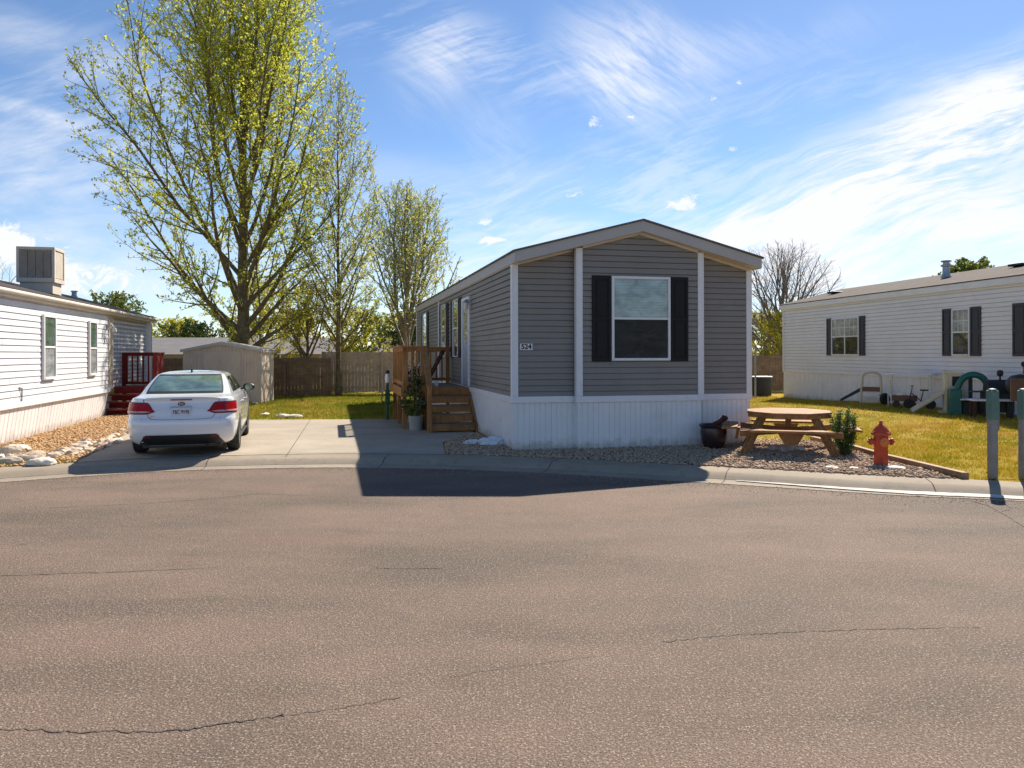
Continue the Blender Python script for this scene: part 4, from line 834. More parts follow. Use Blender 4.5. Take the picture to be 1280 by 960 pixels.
MB().tube([(.03,y3(25),z3s+.02),(.035,y3(25),z3s+.28),(.03,y3(25)-.12,z3s+.30)], .013, 6).build('pipe', 'galv', H3)
def loc3(x, y, z): c, s = math.cos(TH), math.sin(TH); return (-11.05+c*x-s*y, 21+s*x+c*y, z+.1)
for x, y, r, h in ((-2.0,y3(10)+1.0,.07,.36),(-.9,y3(120),.06,.22),(-1.6,2.6,.07,.20)): MB().lathe([(r*1.7,-.04),(r,.08),(r,h*.8),(r*1.35,h*.82),(r*1.35,h),(0,h)], 12, (x,y,S3(x)+.03)).build('roof_vent', 'galv', H3, smooth=35)
cc = loc3(-.86, -2.35, S3(-.98)+.02)
CO = thing('evaporative_cooler', 'square grey louvered evaporative cooler on the roof of the left white home', 'cooler', cc, TH)
cw, cd, chh = .41, .36, .84; z0c = .17
MB().box(-cw+.06,cw-.06,-cd+.06,cd-.06,-.09,z0c).build('stand', 'cooler', CO)
bd = MB(); bd.box(-cw,cw,-cd,cd,z0c,z0c+.10).box(-cw,cw,-cd,cd,z0c+chh-.07,z0c+chh)
for x in (-cw,cw-.06):
    for y in (-cd,cd-.06): bd.box(x,x+.06,y,y+.06,z0c+.10,z0c+chh-.07)
bd.box(-cw+.05,cw-.05,-cd+.05,cd-.05,z0c+.1,z0c+chh-.07); bd.build('cabinet', 'cooler', CO, bevel=.008)
for sy in (-1,1):
    for i in range(4):
        x = -cw+.08+i*(2*cw-.16)/4; MB().box(x+.012,x+(2*cw-.16)/4-.012,min(sy*(cd-.048),sy*(cd-.02)),max(sy*(cd-.048),sy*(cd-.02)),z0c+.12,z0c+chh-.09).build('louver_panel', 'louver', CO)
for sx in (-1,1):
    for i in range(4):
        y = -cd+.08+i*(2*cd-.16)/4; MB().box(min(sx*(cw-.048),sx*(cw-.02)),max(sx*(cw-.048),sx*(cw-.02)),y+.012,y+(2*cd-.16)/4-.012,z0c+.12,z0c+chh-.09).build('louver_panel', 'cooler', CO)
# red deck
RD = thing('porch_deck', 'dark red painted deck with balusters and four steps at the left white home', 'deck', (-11.05,21.0,.1), TH)
fz = .76
MB().box(-.16,.93,1.2,2.6,fz-.04,fz).build('deck_floor', 'redwood', RD, bevel=.004)
for k in range(4):
    z = fz-.19*(k+1)+.0; y = 1.2-.27*(k+1)
    MB().box(-.16,.93,y-.02,y+.27,z+.155,z+.19).build('tread', 'redwood', RD, bevel=.004) if k else None
    MB().box(-.14,.91,y+.27-.02,y+.27-.001,z+.0,z+.154).build('riser', 'redwood', RD)
def rrail(a, b_, n):
    MB().beam((*a,fz+.98),(*b_,fz+.98),.13,.04).beam((*a,fz+.93),(*b_,fz+.93),.035,.08).build('handrail', 'redwood', RD, bevel=.004); MB().beam((*a,fz+.08),(*b_,fz+.08),.035,.08).build('bottom_rail', 'redwood', RD, bevel=.004)
    for i in range(n): t = (i+.5)/n; x, y = a[0]+(b_[0]-a[0])*t, a[1]+(b_[1]-a[1])*t; MB().box(x-.022,x+.022,y-.022,y+.022,fz+.05,fz+.90).build('baluster', 'redwood', RD)
rrail((-.12,2.2),(.93,2.2),7); rrail((.95,1.2),(.95,2.2),10)
for x, y in ((-.12,2.2),(.93,2.2),(.95,1.2)): MB().box(x-.05,x+.05,y-.05,y+.05,0,fz+1.0).build('post', 'redwood', RD, bevel=.004)
MB().box(.91,.97,1.2,2.2,fz+.10,fz+.90).build('side_panel', 'redwood', RD)

# ------------------------------------------------------------------ shed
sx, sy = G(326,503.5); SH = thing('garden_shed', 'taupe metal garden shed with double doors and low gable roof', 'shed', (sx,sy,.1), R(4))
ws, ds, hw_ = 2.62, 1.75, 1.82
sw = MB(); tS = lambda u: hw_+.26*(1-abs(u-ws/2)/(ws/2))
def ribs(mb, p0, du, nrm, a, b_, z1f):
    u = a; p0 = Vector((*p0,0)); du = Vector((*du,0)); nrm = Vector((*nrm,0))
    while u < b_-1e-3:
        e = min(u+.12, b_)
        for (ua, ub, oa, ob) in ((u, min(u+.1,e), 0, 0), (min(u+.1,e), min(u+.11,e), 0, -.01), (min(u+.11,e), e, -.01, 0)):
            if ub-ua < 1e-4: continue
            mb.quad(tuple(p0+du*ua+nrm*oa), tuple(p0+du*ub+nrm*ob), tuple(p0+du*ub+nrm*ob+Vector((0,0,z1f(ub)))), tuple(p0+du*ua+nrm*oa+Vector((0,0,z1f(ua)))))
        u = e
ribs(sw, (-ws,0), (1,0), (0,-1), 0, ws, tS); ribs(sw, (0,0), (0,1), (1,0), 0, ds, lambda u: hw_); ribs(sw, (-ws,0), (0,1), (-1,0), 0, ds, lambda u: hw_); ribs(sw, (-ws,ds), (1,0), (0,1), 0, ws, tS)
sw.build('wall', 'shed', SH)
rs = MB()
for a, b_ in ((-ws-.06,-ws/2), (-ws/2,.06)):
    za, zb = tS(max(a,-ws)+ws) if a > -ws-.01 else hw_-.01, (tS(b_+ws) if b_ < 0 else hw_-.01)
    rs.prism([(a,-.08,za+.02),(b_,-.08,zb+.02),(b_,-.08,zb+.05),(a,-.08,za+.05)], (0,ds+.16,0))
rs = rs.build('roof', 'shed', SH)
MB().prism([(-ws-.06,-.10,hw_-.05),(-ws/2,-.10,tS(ws/2)-.05),(.06,-.10,hw_-.05),(.06,-.10,hw_+.045),(-ws/2,-.10,tS(ws/2)+.055),(-ws-.06,-.10,hw_+.045)], (0,.018,0)).box(.03,.065,-.08,ds,hw_-.06,hw_+.0).build('roof_trim', 'shedtrim', rs, bevel=.004)
for x0_, x1_ in ((-1.93,-1.33),(-1.325,-.66)):
    d_ = MB().box(x0_,x1_,-.035,-.012,.05,1.80).build('door', 'shed', SH, bevel=.006); MB().box(x0_-.02,x0_+.02,-.042,-.036,.05,1.80).build('door_stile', 'shedtrim' if x0_ < -1.9 else 'shed', d_)
    hx = x1_-.06 if x0_ < -1.9 else x0_+.06; MB().box(hx-.012,hx+.012,-.06,-.036,.85,1.0).build('handle', 'galv', d_)
MB().box(-.04,.01,-.03,-.011,0,hw_-.06).box(-.012,.02,-.011,.05,0,hw_-.06).build('corner_trim', 'shedtrim', SH); MB().box(-.012,.02,ds-.06,ds+.01,0,hw_-.06).build('corner_trim', 'shedtrim', SH)

# ------------------------------------------------------------------ fences
def fence(name, label, P0, P1, z0, z1, mat, rail_front=True, pw=.14):
    a = Vector(P0); b_ = Vector(P1); d = b_-a; Lf = d.length; rz = math.atan2(d.y, d.x)
    F = thing(name, label, 'fence', (a.x,a.y,.1), rz); bd = MB(); n = int(Lf/pw)
    for i in range(n):
        h = z1+random.uniform(-.015,.015); o_ = random.uniform(0,.006); x = i*pw
        bd.box(x+.003,x+pw-.003,o_,.02+o_,z0+random.uniform(0,.02),h)
    bd.build('board_panel', mat, F)
    rl = MB()
    for z in (z0+.22,(z0+z1)/2,z1-.2): rl.box(0,Lf,-.04,-.001,z-.045,z+.045)
    for i, z in enumerate((z0+.22,(z0+z1)/2,z1-.2)): MB().box(0,Lf,-.04,-.001,z-.045,z+.045).build('rail', mat, F)
    for i in range(int(Lf/2.4)+1):
        x = min(i*2.4, Lf); MB().box(x-.045,x+.045,-.13,-.041,0,z1+.02).build('post', mat, F)
    return F
fence('wooden_fence', 'dark weathered board fence behind the taupe shed', (-16,28.9), (-7.15,30.5), .05, 1.55, 'fence')
fence('wooden_fence', 'pale board fence seen between the young tree and the deck', (-7.75,31.5), (.6,32.6), .12, 1.78, 'fence_l')
fence('wooden_fence', 'brown board fence between the grey home and the right white home', (3.0,33.2), (14.5,34.2), .05, 1.6, 'fence')
bn = thing('storage_box', 'low black storage box with pale lid rim beside the corner of the right home', 'box', (9.95,30.6,.1), R(4))
MB().box(-.45,.3,-.25,.3,0,.72).build('body', 'blackp', bn, bevel=.02); MB().box(-.48,.33,-.28,.33,.721,.78).build('lid', 'galv', bn, bevel=.01)
pp = thing('utility_post', 'thin grey steel post against the far brown fence by the grey home', 'post', (9.25,29.2,.1)); MB().tube([(0,0,0),(0,0,1.9)], .035, 8).build('pole', 'galv', pp); MB().box(-.05,.05,-.05,.05,1.9,1.95).build('cap', 'galv', pp)

# ------------------------------------------------------------------ picnic table
PT = thing('picnic_table', 'octagonal wooden picnic table with attached benches on the gravel', 'picnic table', (4.80,13.35,.1), R(-17))
Rt, zt = .74, .70
oc = lambda r, z, a0=22.5: [(r*math.cos(R(a0+45*k)), r*math.sin(R(a0+45*k)), z) for k in range(8)]
tm = MB(); r_in = Rt*math.cos(R(22.5)); y = -r_in; bw = 2*r_in/9
octp = [(p[0],p[1]) for p in oc(Rt,0)]
def chord(yv):
    xs = []
    for i in range(8):
        (xa,ya),(xb,yb) = octp[i], octp[(i+1)%8]
        if (ya-yv)*(yb-yv) <= 0 and abs(ya-yb) > 1e-9: xs.append(xa+(xb-xa)*(yv-ya)/(yb-ya))
    return (min(xs), max(xs)) if len(xs) >= 2 else (-Rt*math.sin(R(22.5)), Rt*math.sin(R(22.5)))
for k in range(9):
    ya, yb = -r_in+k*bw+.003, -r_in+(k+1)*bw-.003; a = chord(max(min(ya,r_in-1e-4),-r_in+1e-4)); b_ = chord(max(min(yb,r_in-1e-4),-r_in+1e-4))
    tm.prism([(a[0],ya,zt-.035),(a[1],ya,zt-.035),(b_[1],yb,zt-.035),(b_[0],yb,zt-.035)], (0,0,.035))
tm.build('table_top', 'tablewood', PT, bevel=.005)
ap = MB(); q = oc(Rt-.03, zt-.067)
for i in range(8): ap.beam(q[i], q[(i+1)%8], .03, .06)
ap.build('apron', 'tablewood', PT)
for k in range(4):
    a = R(45+90*k); c_, s_ = math.cos(a), math.sin(a)
    MB().beam((c_*.56,s_*.56,zt-.045),(c_*1.02,s_*1.02,0),.10,.05,(-s_,c_,0)).beam((c_*.56+s_*.06,s_*.56-c_*.06,zt-.045),(c_*1.02+s_*.06,s_*1.02-c_*.06,0),.10,.04,(-s_,c_,0)).build('leg', 'tablewood', PT, bevel=.006)
    MB().beam((0,0,.36),(c_*1.12,s_*1.12,.36),.04,.10).build('bench_support', 'tablewood', PT, bevel=.006)
    a = R(90*k+90); c_, s_ = math.cos(a), math.sin(a); bm_ = MB(); r0, r1 = .84, 1.10
    for ra, rb in ((r0,r0+.125),(r0+.135,r1)):
        ha, hb = ra*.58, rb*.60
        bm_.prism([(c_*ra-s_*ha,s_*ra+c_*ha,.41),(c_*rb-s_*hb,s_*rb+c_*hb,.41),(c_*rb+s_*hb,s_*rb-c_*hb,.41),(c_*ra+s_*ha,s_*ra-c_*ha,.41)], (0,0,.038))
    bm_.build('bench', 'tablewood', PT, bevel=.006)
    MB().prism([(c_*.80-s_*.22,s_*.80+c_*.22,.405),(c_*.80+s_*.22,s_*.80-c_*.22,.405),(c_*.84+s_*.10,s_*.84-c_*.10,.20),(c_*.84-s_*.10,s_*.84+c_*.10,.20)], (c_*.05,s_*.05,0)).build('brace', 'tablewood', PT)
MB().lathe([(0,.0),(.05,0),(.05,zt-.05),(0,zt-.05)], 8, (0,0,0)).build('centre_post', 'tablewood', PT)
for i, (px, py, s, mt, lb) in enumerate(((975,566,.12,'rock','flat tan rock under the front of the picnic table, leftmost of three'),(988,567,.15,'rock','broad tan rock under the front of the picnic table, middle of three'),(1003,566,.10,'rock_white','pale rock under the front of the picnic table, rightmost of three'))):
    x, y = G(px, py); tag(lump('rock', mt, (s*1.3,s*.8,s*.6), (x,y+.2,.13), i+4, .4, i, 2), lb, 'rock')
# dark pot with driftwood
PO = thing('planter_pot', 'dark glazed ceramic pot holding a knotty root at the right corner of the grey home', 'plant pot', (3.60,13.72,.1))
MB().lathe([(0,0),(.15,0),(.17,.015),(.215,.16),(.235,.30),(.225,.37),(.245,.39),(.255,.42),(.245,.435),(.215,.425),(.2,.37),(0,.36)], 30).build('pot', 'glaze', PO, smooth=50); MB().lathe([(.205,.385),(0,.395)], 20).build('soil', 'soil', PO)
dw = tag(MB().tube([(-.06,0,-.02),(.03,-.02,.03),(.11,-.03,.08),(.17,-.03,.13),(.20,-.03,.17)], [.045,.055,.045,.05,.055], 10).tube([(.19,-.06,.14),(.21,-.08,.16)], [.045,.04], 10).build('driftwood', 'darkred', None, smooth=60, loc=(3.60,13.72,.50)), 'knotty dark root lying across the top of the glazed pot', 'driftwood')
# shrub
bx_, by_ = G(1056,570.5)
SB = thing('evergreen_shrub', 'small upright dark green needled shrub between the picnic table and the hydrant', 'shrub', (bx_,by_,.1))
sp_ = []; stm = MB()
for i in range(13):
    a = i*2.4; rr = .05+.20*(i/13)**.8; h = .78-.30*(i/13)+random.uniform(-.06,.06); tp = Vector((math.cos(a)*rr, math.sin(a)*rr*.8, h)); b0 = Vector((math.cos(a)*.03, math.sin(a)*.03, 0))
    mid_ = b0.lerp(tp,.5)+Vector((math.cos(a)*.05,math.sin(a)*.05,-.03)); stm.tube([b0,mid_,tp], [.011,.008,.003], 5)
    for k in range(300):
        t = random.random()**.75; c0 = b0.lerp(mid_, t*2) if t < .5 else mid_.lerp(tp, t*2-1); w_ = .055*(1-.5*t)
        sp_.append(c0+Vector((random.gauss(0,w_*.6), random.gauss(0,w_*.6), random.uniform(-.02,.05))))
stm.build('stem', 'bark', SB); leafmesh('foliage', np.array(sp_), .055, 'needle', SB, 4, .22)
# hydrant
hx_, hy_ = G(1101,582.5)
HY = thing('fire_hydrant', 'weathered orange red fire hydrant standing in the gravel at the kerb', 'fire hydrant', (hx_,hy_,.1), R(-4))
MB().lathe([(0,0),(.125,0),(.125,.025),(.10,.03),(.095,.30),(.105,.315),(.105,.40),(.10,.42),(.10,.455),(.135,.46),(.14,.485),(.135,.50),(0,.50)], 28).build('barrel', 'hydrant', HY, smooth=35)
MB().lathe([(.12,.501),(.118,.515),(.10,.55),(.07,.59),(.035,.62),(.03,.625),(0,.627)], 26).build('bonnet', 'hydrant', HY, smooth=45); MB().lathe([(.028,.625),(.026,.665),(.012,.675),(0,.676)], 5).build('operating_nut', 'hydrant', HY)
for s_ in (-1,1):
    c_ = MB().lathe([(.0,s_*.20),(.018,s_*.20),(.02,s_*.175),(.05,s_*.172),(.055,s_*.135),(.042,s_*.13),(.042,s_*.08)], 14, (0,0,.36), 'x').build('side_outlet', 'hydrant', HY, smooth=35)
MB().lathe([(.0,-.165),(.02,-.165),(.022,-.145),(.068,-.14),(.07,-.105),(.055,-.10),(.055,-.05)], 16, (0,0,.36), 'y').build('pumper_outlet', 'hyd_cap', HY, smooth=35)
bl = MB()
for k in range(8): a = k*math.pi/4+.3; bl.lathe([(.012,.495),(.012,.515),(0,.516)], 6, (.122*math.cos(a),.122*math.sin(a),0))
bl.build('bolt', 'hydrant', HY)
lw, ly = G(1123,589); 
for i, (dx, dy, s) in enumerate(((0,0,.10),(-.9,.06,.08),(-.6,.0,.06))):
    tag(lump('rock', 'rock_white', (s*1.4,s,s*.35), (lw+dx,ly+dy+.1,.12), i+9, .35, i*.8, 2), ('flat white stone lying right of the hydrant foot','flat white stone left of the hydrant near the shrub','small pale stone on the gravel between shrub and hydrant')[i], 'rock')
# timber edging
te = thing('timber_edging', 'weathered timber edging between the gravel bed and the lawn', 'edging', (0,0,0))
pts = [(5.82,14.9),(5.98,13.6),(5.96,12.15),(6.10,10.33)]
for i, (a, b_) in enumerate(zip(pts, pts[1:])): MB().beam((*a,.125+.002*i),(*b_,.125+.002*i),.10,.12).build('timber', 'timber', te, bevel=.012)
# green topped posts
def gpost(px, label, dy=0):
    x, y = G(px, 600); P_ = thing('marker_post', label, 'post', (x,y+dy,.1), R(6), 'green topped steel posts at the kerb')
    MB().box(-.050,.050,-.045,.045,0,.86).build('shaft', 'post_s', P_, bevel=.012)
    MB().box(-.057,.057,-.055,.055,.80,1.19).lathe([(.055,1.19),(.05,1.21),(0,1.22)], 16).build('sleeve', 'post_g', P_, bevel=.02, seg=3)
    MB().box(.058,.080,-.03,.03,.66,1.08).build('bracket', 'post_s', P_, bevel=.004); return P_
g1 = gpost(1240.5, 'green topped grey steel post at the kerb, the left one of the pair'); g2 = gpost(1279.5, 'green topped grey steel post at the kerb, the right one of the pair')

# ------------------------------------------------------------------ border rocks
def rockrow():
    rr = random.Random(4); line = [(-8.25,12.35),(-7.75,12.6),(-7.45,13.2),(-7.55,14.0),(-7.95,15.2),(-8.35,16.6),(-8.75,18.2)]
    fine = catmull(line, 7, False)
    for i, p in enumerate(fine):
        for rep in range(2 if i < 26 else 1):
            s = rr.uniform(.055,.12); mt = rr.choice(['rock','rock','rock','rock_red' if rr.random() < .35 else 'rock_white'])
            x, y = p[0]+rr.uniform(-.18,.14)-.28*rep, p[1]+rr.uniform(-.12,.12)
            o = lump('border_rock', mt, (s*rr.uniform(1.0,1.6),s,s*.62), (x,y,.1+s*.22), i*2+rep+20, .45, rr.uniform(0,3), 2, 1.6)
            lb = {'rock':'tan sandstone rock in the row of rocks edging the driveway','rock_white':'pale whitish rock in the row of rocks edging the driveway','rock_red':'rusty red rock in the row of rocks edging the driveway'}[mt]
            od = str(i+1)+('th' if 10 <= (i+1) % 100 <= 20 else {1:'st',2:'nd',3:'rd'}.get((i+1) % 10, 'th'))
            lb = {'rock':'tan sandstone rock','rock_white':'pale whitish rock','rock_red':'rusty red rock'}[mt]
            tag(o, lb+', '+od+' from the kerb in the '+('outer' if rep else 'inner')+' line edging the driveway', 'rock', 'rocks edging the driveway')
rockrow()
for px, py, s, mt, lb in ((14,572,.14,'rock','large smooth tan boulder lying on another at the left edge'),(12,579,.15,'rock','large smooth pale boulder at the left edge, nearest the kerb'),(20,563,.16,'rock_white','broad flat white boulder behind the stacked tan boulders'),(34,575,.13,'rock','angular tan boulder right of the stacked boulders'),(52,580,.16,'rock_white','pale angular boulder closest to the kerb beside the grass tuft')):
    x, y = G(px, py); tag(lump('boulder', mt, (s*1.35,s*.75,s*.5), (x,y,.1+s*.25+(.1 if py==572 else 0)), px, .28, .2, 3, 1.5), lb, 'boulder')
for i, (px, py, s) in enumerate(((352,521,.12),(366,522,.15),(330,519,.09),(317,505,.12),(322,503,.10))):
    x, y = G(px, py); tag(lump('rock', 'rock_white' if i < 3 else 'rock', (s*1.6,s,s*.5), (x,y+.1,.13), i+60, .35, i*.6, 2), ('middle flat pale stone at the back edge of the driveway','longest flat pale stone at the back edge of the driveway','leftmost small stone at the back edge of the driveway','tan rock at the front right foot of the shed','smaller tan rock against the right side of the shed')[i], 'rock')

# ------------------------------------------------------------------ car (x right, y forward, z up)
fwd = (-math.sin(R(15.8)), math.cos(R(15.8)))
CAR = thing('parked_car', 'white four door sedan parked on the driveway, seen from behind', 'car', (-5.66+1.28*fwd[0], 13.42+1.28*fwd[1], .108), R(15.8))
ZT = [.20,.26,.34,.46,.58,.64,.68,.78,.88,.95,.985,1.005,1.02,1.045,1.08,1.15,1.25,1.34,1.375,1.40,1.42,1.43]
HW = [.76,.83,.865,.880,.885,.885,.883,.880,.868,.850,.835,.815,.79,.755,.735,.705,.655,.600,.570,.525,.43,.28]
YR = [-2.10,-2.17,-2.22,-2.255,-2.26,-2.25,-2.225,-2.205,-2.175,-2.165,-2.17,-2.15,-2.02,-1.84,-1.74,-1.585,-1.36,-1.13,-1.03,-.90,-.66,-.42]
YF = [2.08,2.14,2.18,2.20,2.19,2.17,2.14,2.02,1.80,1.52,1.32,1.22,1.15,1.08,1.02,.90,.72,.54,.46,.34,.16,.02]
RR = [.30,.30,.30,.30,.30,.30,.30,.30,.30,.30,.30,.29,.27,.24,.22,.20,.18,.16,.15,.15,.14,.12]
ip = lambda z, T: float(np.interp(z, ZT, T))
def bow(x, hw): return .075*(x/hw)**2
def endfade(y, hw): return hw*(1-.05*max(0,(abs(y-.1)-.9)/1.3)**2)
def rearpt(d, z, o=0):
    """surface point at outline distance d from the rear centre (signed)"""
    hw, yr, rr = ip(z,HW), ip(z,YR), ip(z,RR); s_ = 1 if d >= 0 else -1; d = abs(d); flat = hw-rr
    if d <= flat: x, y, nx_, ny_ = d, yr, 0, -1
    else:
        a = (d-flat)/rr
        if a <= math.pi/2: x, y, nx_, ny_ = flat+rr*math.sin(a), yr+rr*(1-math.cos(a)), math.sin(a), -math.cos(a)
        else: x, y, nx_, ny_ = hw, yr+rr+(d-flat-rr*math.pi/2), 1, 0
    y += bow(x, hw)*max(0,1-max(0,y-yr-rr)/.6); x = x if y < yr+rr else min(x, endfade(y,hw))
    if y-yr < rr+.3: x = min(x, hw*.985+.015*x)
    return Vector((s_*(x+nx_*o), y+ny_*o, z))
def ring(z):
    hw, yr, yf, rr = ip(z,HW), ip(z,YR), ip(z,YF), ip(z,RR); flat = hw-rr; ptsr = []
    for i in range(7): ptsr.append(rearpt(flat*i/6, z))
    for i in range(1,8): ptsr.append(rearpt(flat+rr*math.pi/2*i/7, z))
    rf_ = min(.55, (yf-yr)*.3); 
    if z > 1.0: rf_ = .25
    ya, yb = ptsr[-1].y, yf-rf_
    for i in range(1,25): y = ya+(yb-ya)*i/24; ptsr.append(Vector((endfade(y,hw), y, z)))
    xe = ptsr[-1].x
    for i in range(1,8): a = math.pi/2*i/7; ptsr.append(Vector((xe-min(rf_*.8,xe*.6)*(1-math.cos(a)), yb+rf_*.85*math.sin(a), z)))
    xl = ptsr[-1].x; yl = ptsr[-1].y
    for i in range(1,6): t = i/5; ptsr.append(Vector((xl*(1-t), yl+rf_*.15*math.sin(t*math.pi/2), z)))
    full = [p for p in ptsr]+[Vector((-p.x,p.y,p.z)) for p in ptsr[-2:0:-1]]
    return full
bm_ = MB(); zs_ = []
for a, b_ in zip(ZT, ZT[1:]): zs_ += [a, (a+b_)/2]
zs_.append(ZT[-1]); rings = [ring(z) for z in zs_]; nr_ = len(rings[0])
for r_ in rings: bm_.v += [tuple(p) for p in r_]
for i in range(len(rings)-1):
    for j in range(nr_): bm_.f.append((i*nr_+j, i*nr_+(j+1)%nr_, (i+1)*nr_+(j+1)%nr_, (i+1)*nr_+j))
bm_.f.append(tuple(range(nr_))[::-1])
tc_ = len(bm_.v); top = rings[-1]; bm_.v.append((0, sum(p.y for p in top)/nr_, 1.438))
for j in range(nr_): bm_.f.append(((len(rings)-1)*nr_+j, (len(rings)-1)*nr_+(j+1)%nr_, tc_))
body = bm_.build('body', 'white', CAR, smooth=32)
cut = MB()
for yax in (-1.28, 1.37):
    for s_ in (-1,1): cut.lathe([(.36,s_*.60),(.36,s_*1.1)], 40, (0,yax,.315), 'x')
co_ = cut.build('cutter', 'white', CAR, smooth=30)
bo = body.modifiers.new('b', 'BOOLEAN'); bo.object = co_; bo.operation = 'DIFFERENCE'; bo.solver = 'EXACT'
bpy.context.view_layer.update(); bake(body); bpy.data.objects.remove(co_)
body.data.polygons.foreach_set('use_smooth', [True]*len(body.data.polygons)); body.data.set_sharp_from_angle(angle=R(34))
def patch(name, mat, f, nu, nv, parent, th=.006):
    mb = MB()
    for i in range(nu+1):
        for j in range(nv+1): mb.v.append(tuple(f(i/nu, j/nv)))
    for i in range(nu):
        for j in range(nv): a = i*(nv+1)+j; mb.f.append((a, a+nv+1, a+nv+2, a+1))
    me_ = mb.build(name, mat, parent); me_.data.polygons.foreach_set('use_smooth', [True]*len(me_.data.polygons)); return me_
# rear window and black border
def rw(o, mrg):
    def f(u, v):
        z = 1.062+mrg+(1.375-1.062-2*mrg)*v; hw = ip(z,HW); wmax = hw-.03-mrg*.9-.05*(1-v); wmax = (hw-ip(z,RR))+.115-mrg
        p = rearpt((2*u-1)*wmax, z); t = Vector((0,-.62,.78)); return p+t*o
    return f
patch('rear_window', 'carglass', rw(.010,.028), 20, 10, CAR); patch('window_border', 'blackp', rw(.006,0), 20, 10, CAR)
def sidew(s_, y00, y10, y01, y11, z0, z1, o):
    def f(u, v):
        z = z0+(z1-z0)*v; y = (y00+(y10-y00)*u)*(1-v)+(y01+(y11-y01)*u)*v; return Vector((s_*(endfade(y, ip(z,HW))+o), y, z+o*.3))
    return f
for s_ in (-1,1):
    patch('side_window', 'cgs', sidew(s_,-1.10,-.20,-.80,-.20,1.055,1.33,.007), 8, 6, CAR); patch('side_window', 'cgs', sidew(s_,-.12,.86,-.12,.45,1.055,1.33,.007), 8, 6, CAR)
    patch('pillar_trim', 'blackp', sidew(s_,-.20,-.12,-.20,-.12,1.055,1.33,.006), 1, 6, CAR)
def wsh(u, v):
    z = 1.04+.32*v; hw = ip(z,HW)-.10; x = (2*u-1)*hw; y = ip(z,YF)-.04*(x/hw)**2; return Vector((x, y+.012, z+.012))
patch('windscreen', 'cgs', wsh, 10, 6, CAR)
# tail lamps
def tl(s_, za0, za1, o, d0=.42, d1=.98, inner=0):
    def f(u, v):
        d = d0+(d1-d0)*u; e = smooth01(u/.22); lo = .745+(.03*(1-e))+.0*u+inner; hi = .745+.04+(.135*e)+.012*u-inner*.5
        lo2 = lo+(hi-lo)*za0; hi2 = lo+(hi-lo)*za1; z = lo2+(hi2-lo2)*v; return rearpt(s_*d, z, o)
    return f
for s_ in (-1,1):
    t_ = patch('tail_lamp', 'red', tl(s_,0,1,.010), 18, 6, CAR); patch('lens_band', 'lensw', tl(s_,.10,.26,.013,.47,.97), 16, 2, t_); patch('lens_rim', 'blackp', tl(s_,-.05,1.05,.006,.41,.985), 18, 6, t_)
    patch('divider', 'blackp', tl(s_,0.02,.98,.0135,.683,.692), 1, 4, t_)
def seam(pts, r=.0035, o=.001, name='seam', mat='blackp'): return MB().tube([rearpt(d, z, o) for d, z in pts], r, 5).build(name, mat, CAR)
seam([(-.60,.985),(-.585,.90),(-.52,.70),(-.47,.655),(-.3,.645),(0,.643),(.3,.645),(.47,.655),(.52,.70),(.585,.90),(.60,.985)])
seam([(-.80,.655),(-.6,.655)],.004); seam([(.6,.655),(.80,.655)],.004)
seam([(-.40,.815),(-.2,.822),(0,.825),(.2,.822),(.40,.815)], .005, -.001, 'crease', 'white')
# boot lip spoiler + brake lamp
lipm = MB(); lp_ = [rearpt(d, .995-.02*abs(d/.6)**3, .012)+Vector((0,.015,.012)) for d in np.linspace(-.60,.60,21)]; lipm.tube(lp_, [.006]+[.020]*19+[.006], 8); lipm.build('boot_lip', 'white', CAR, smooth=60)
patch('brake_lamp', 'red', lambda u, v: rearpt((2*u-1)*.17, .965+.018*v, .018), 8, 1, CAR)
em = MB().lathe([(0,-.012),(.046,-.010),(.05,-.004),(.05,.0)], 20, axis='y'); 
for i, v_ in enumerate(em.v): em.v[i] = (v_[0]*1.15, v_[1], v_[2]*.62)
p_ = rearpt(0,.905,.004); em = em.build('emblem', 'blackp', CAR, smooth=50, loc=tuple(p_))
text('emblem_letters', 'KIA', .048, 'chrome', em, Matrix.Translation((0,-.0135,0)) @ Matrix.Rotation(R(90), 4, 'X'), .001, .001)
p_ = rearpt(0,.765,.006); pl_ = MB().box(-.155,.155,-.008,0,-.08,.08).build('number_plate', 'plate', CAR, bevel=.004, loc=tuple(p_))
text('plate_letters', 'FBC 9V98', .078, 'ink', pl_, Matrix.Translation((0,-.010,.002)) @ Matrix.Rotation(R(90), 4, 'X') @ Matrix.Diagonal((.80,1.15,1,1)), .001, .001)
MB().box(-.165,.165,-.012,.0,.083,.10).build('plate_lamp_strip', 'galv', pl_)
p_ = rearpt(-.50,.70,.004); text('model_letters', 'FORTE', .045, 'chrome', CAR, Matrix.Translation((-.455,p_.y-.002,.695)) @ Matrix.Rotation(R(90), 4, 'X'), .002, .001)
# lower black valance
def val(o, a, b_, w0, w1_):
    def f(u, v): z = a+(b_-a)*v; w_ = w0+(w1_-w0)*v; return rearpt((2*u-1)*w_, z, o)
    return f
patch('rear_valance', 'blackp', val(.008,.205,.385,.70,.56), 20, 4, CAR)
MB().box(-.62,.62,-2.06,1.9,.16,.22).build('underbody', 'blackp', CAR)
MB().tube([(.40,-2.16,.22),(.40,-1.9,.22)], .035, 14, False).build('exhaust_tip', 'chrome', CAR, smooth=40)
patch('bumper_reflector', 'red', lambda u, v: rearpt(-.60+.12*u, .345+.02*v, .011), 3, 1, CAR); patch('bumper_reflector', 'red', lambda u, v: rearpt(.48+.12*u, .345+.02*v, .011), 3, 1, CAR)
fin = MB().prism([(-.012,-.10,0),(-.012,.06,0),(-.012,-.03,.045),(-.012,-.08,.055)], (.024,0,0)).tube([(0,-.06,.04),(0,-.13,.13)], .004, 5); fin.build('antenna', 'blackp', CAR, loc=(0,-.75,1.412))
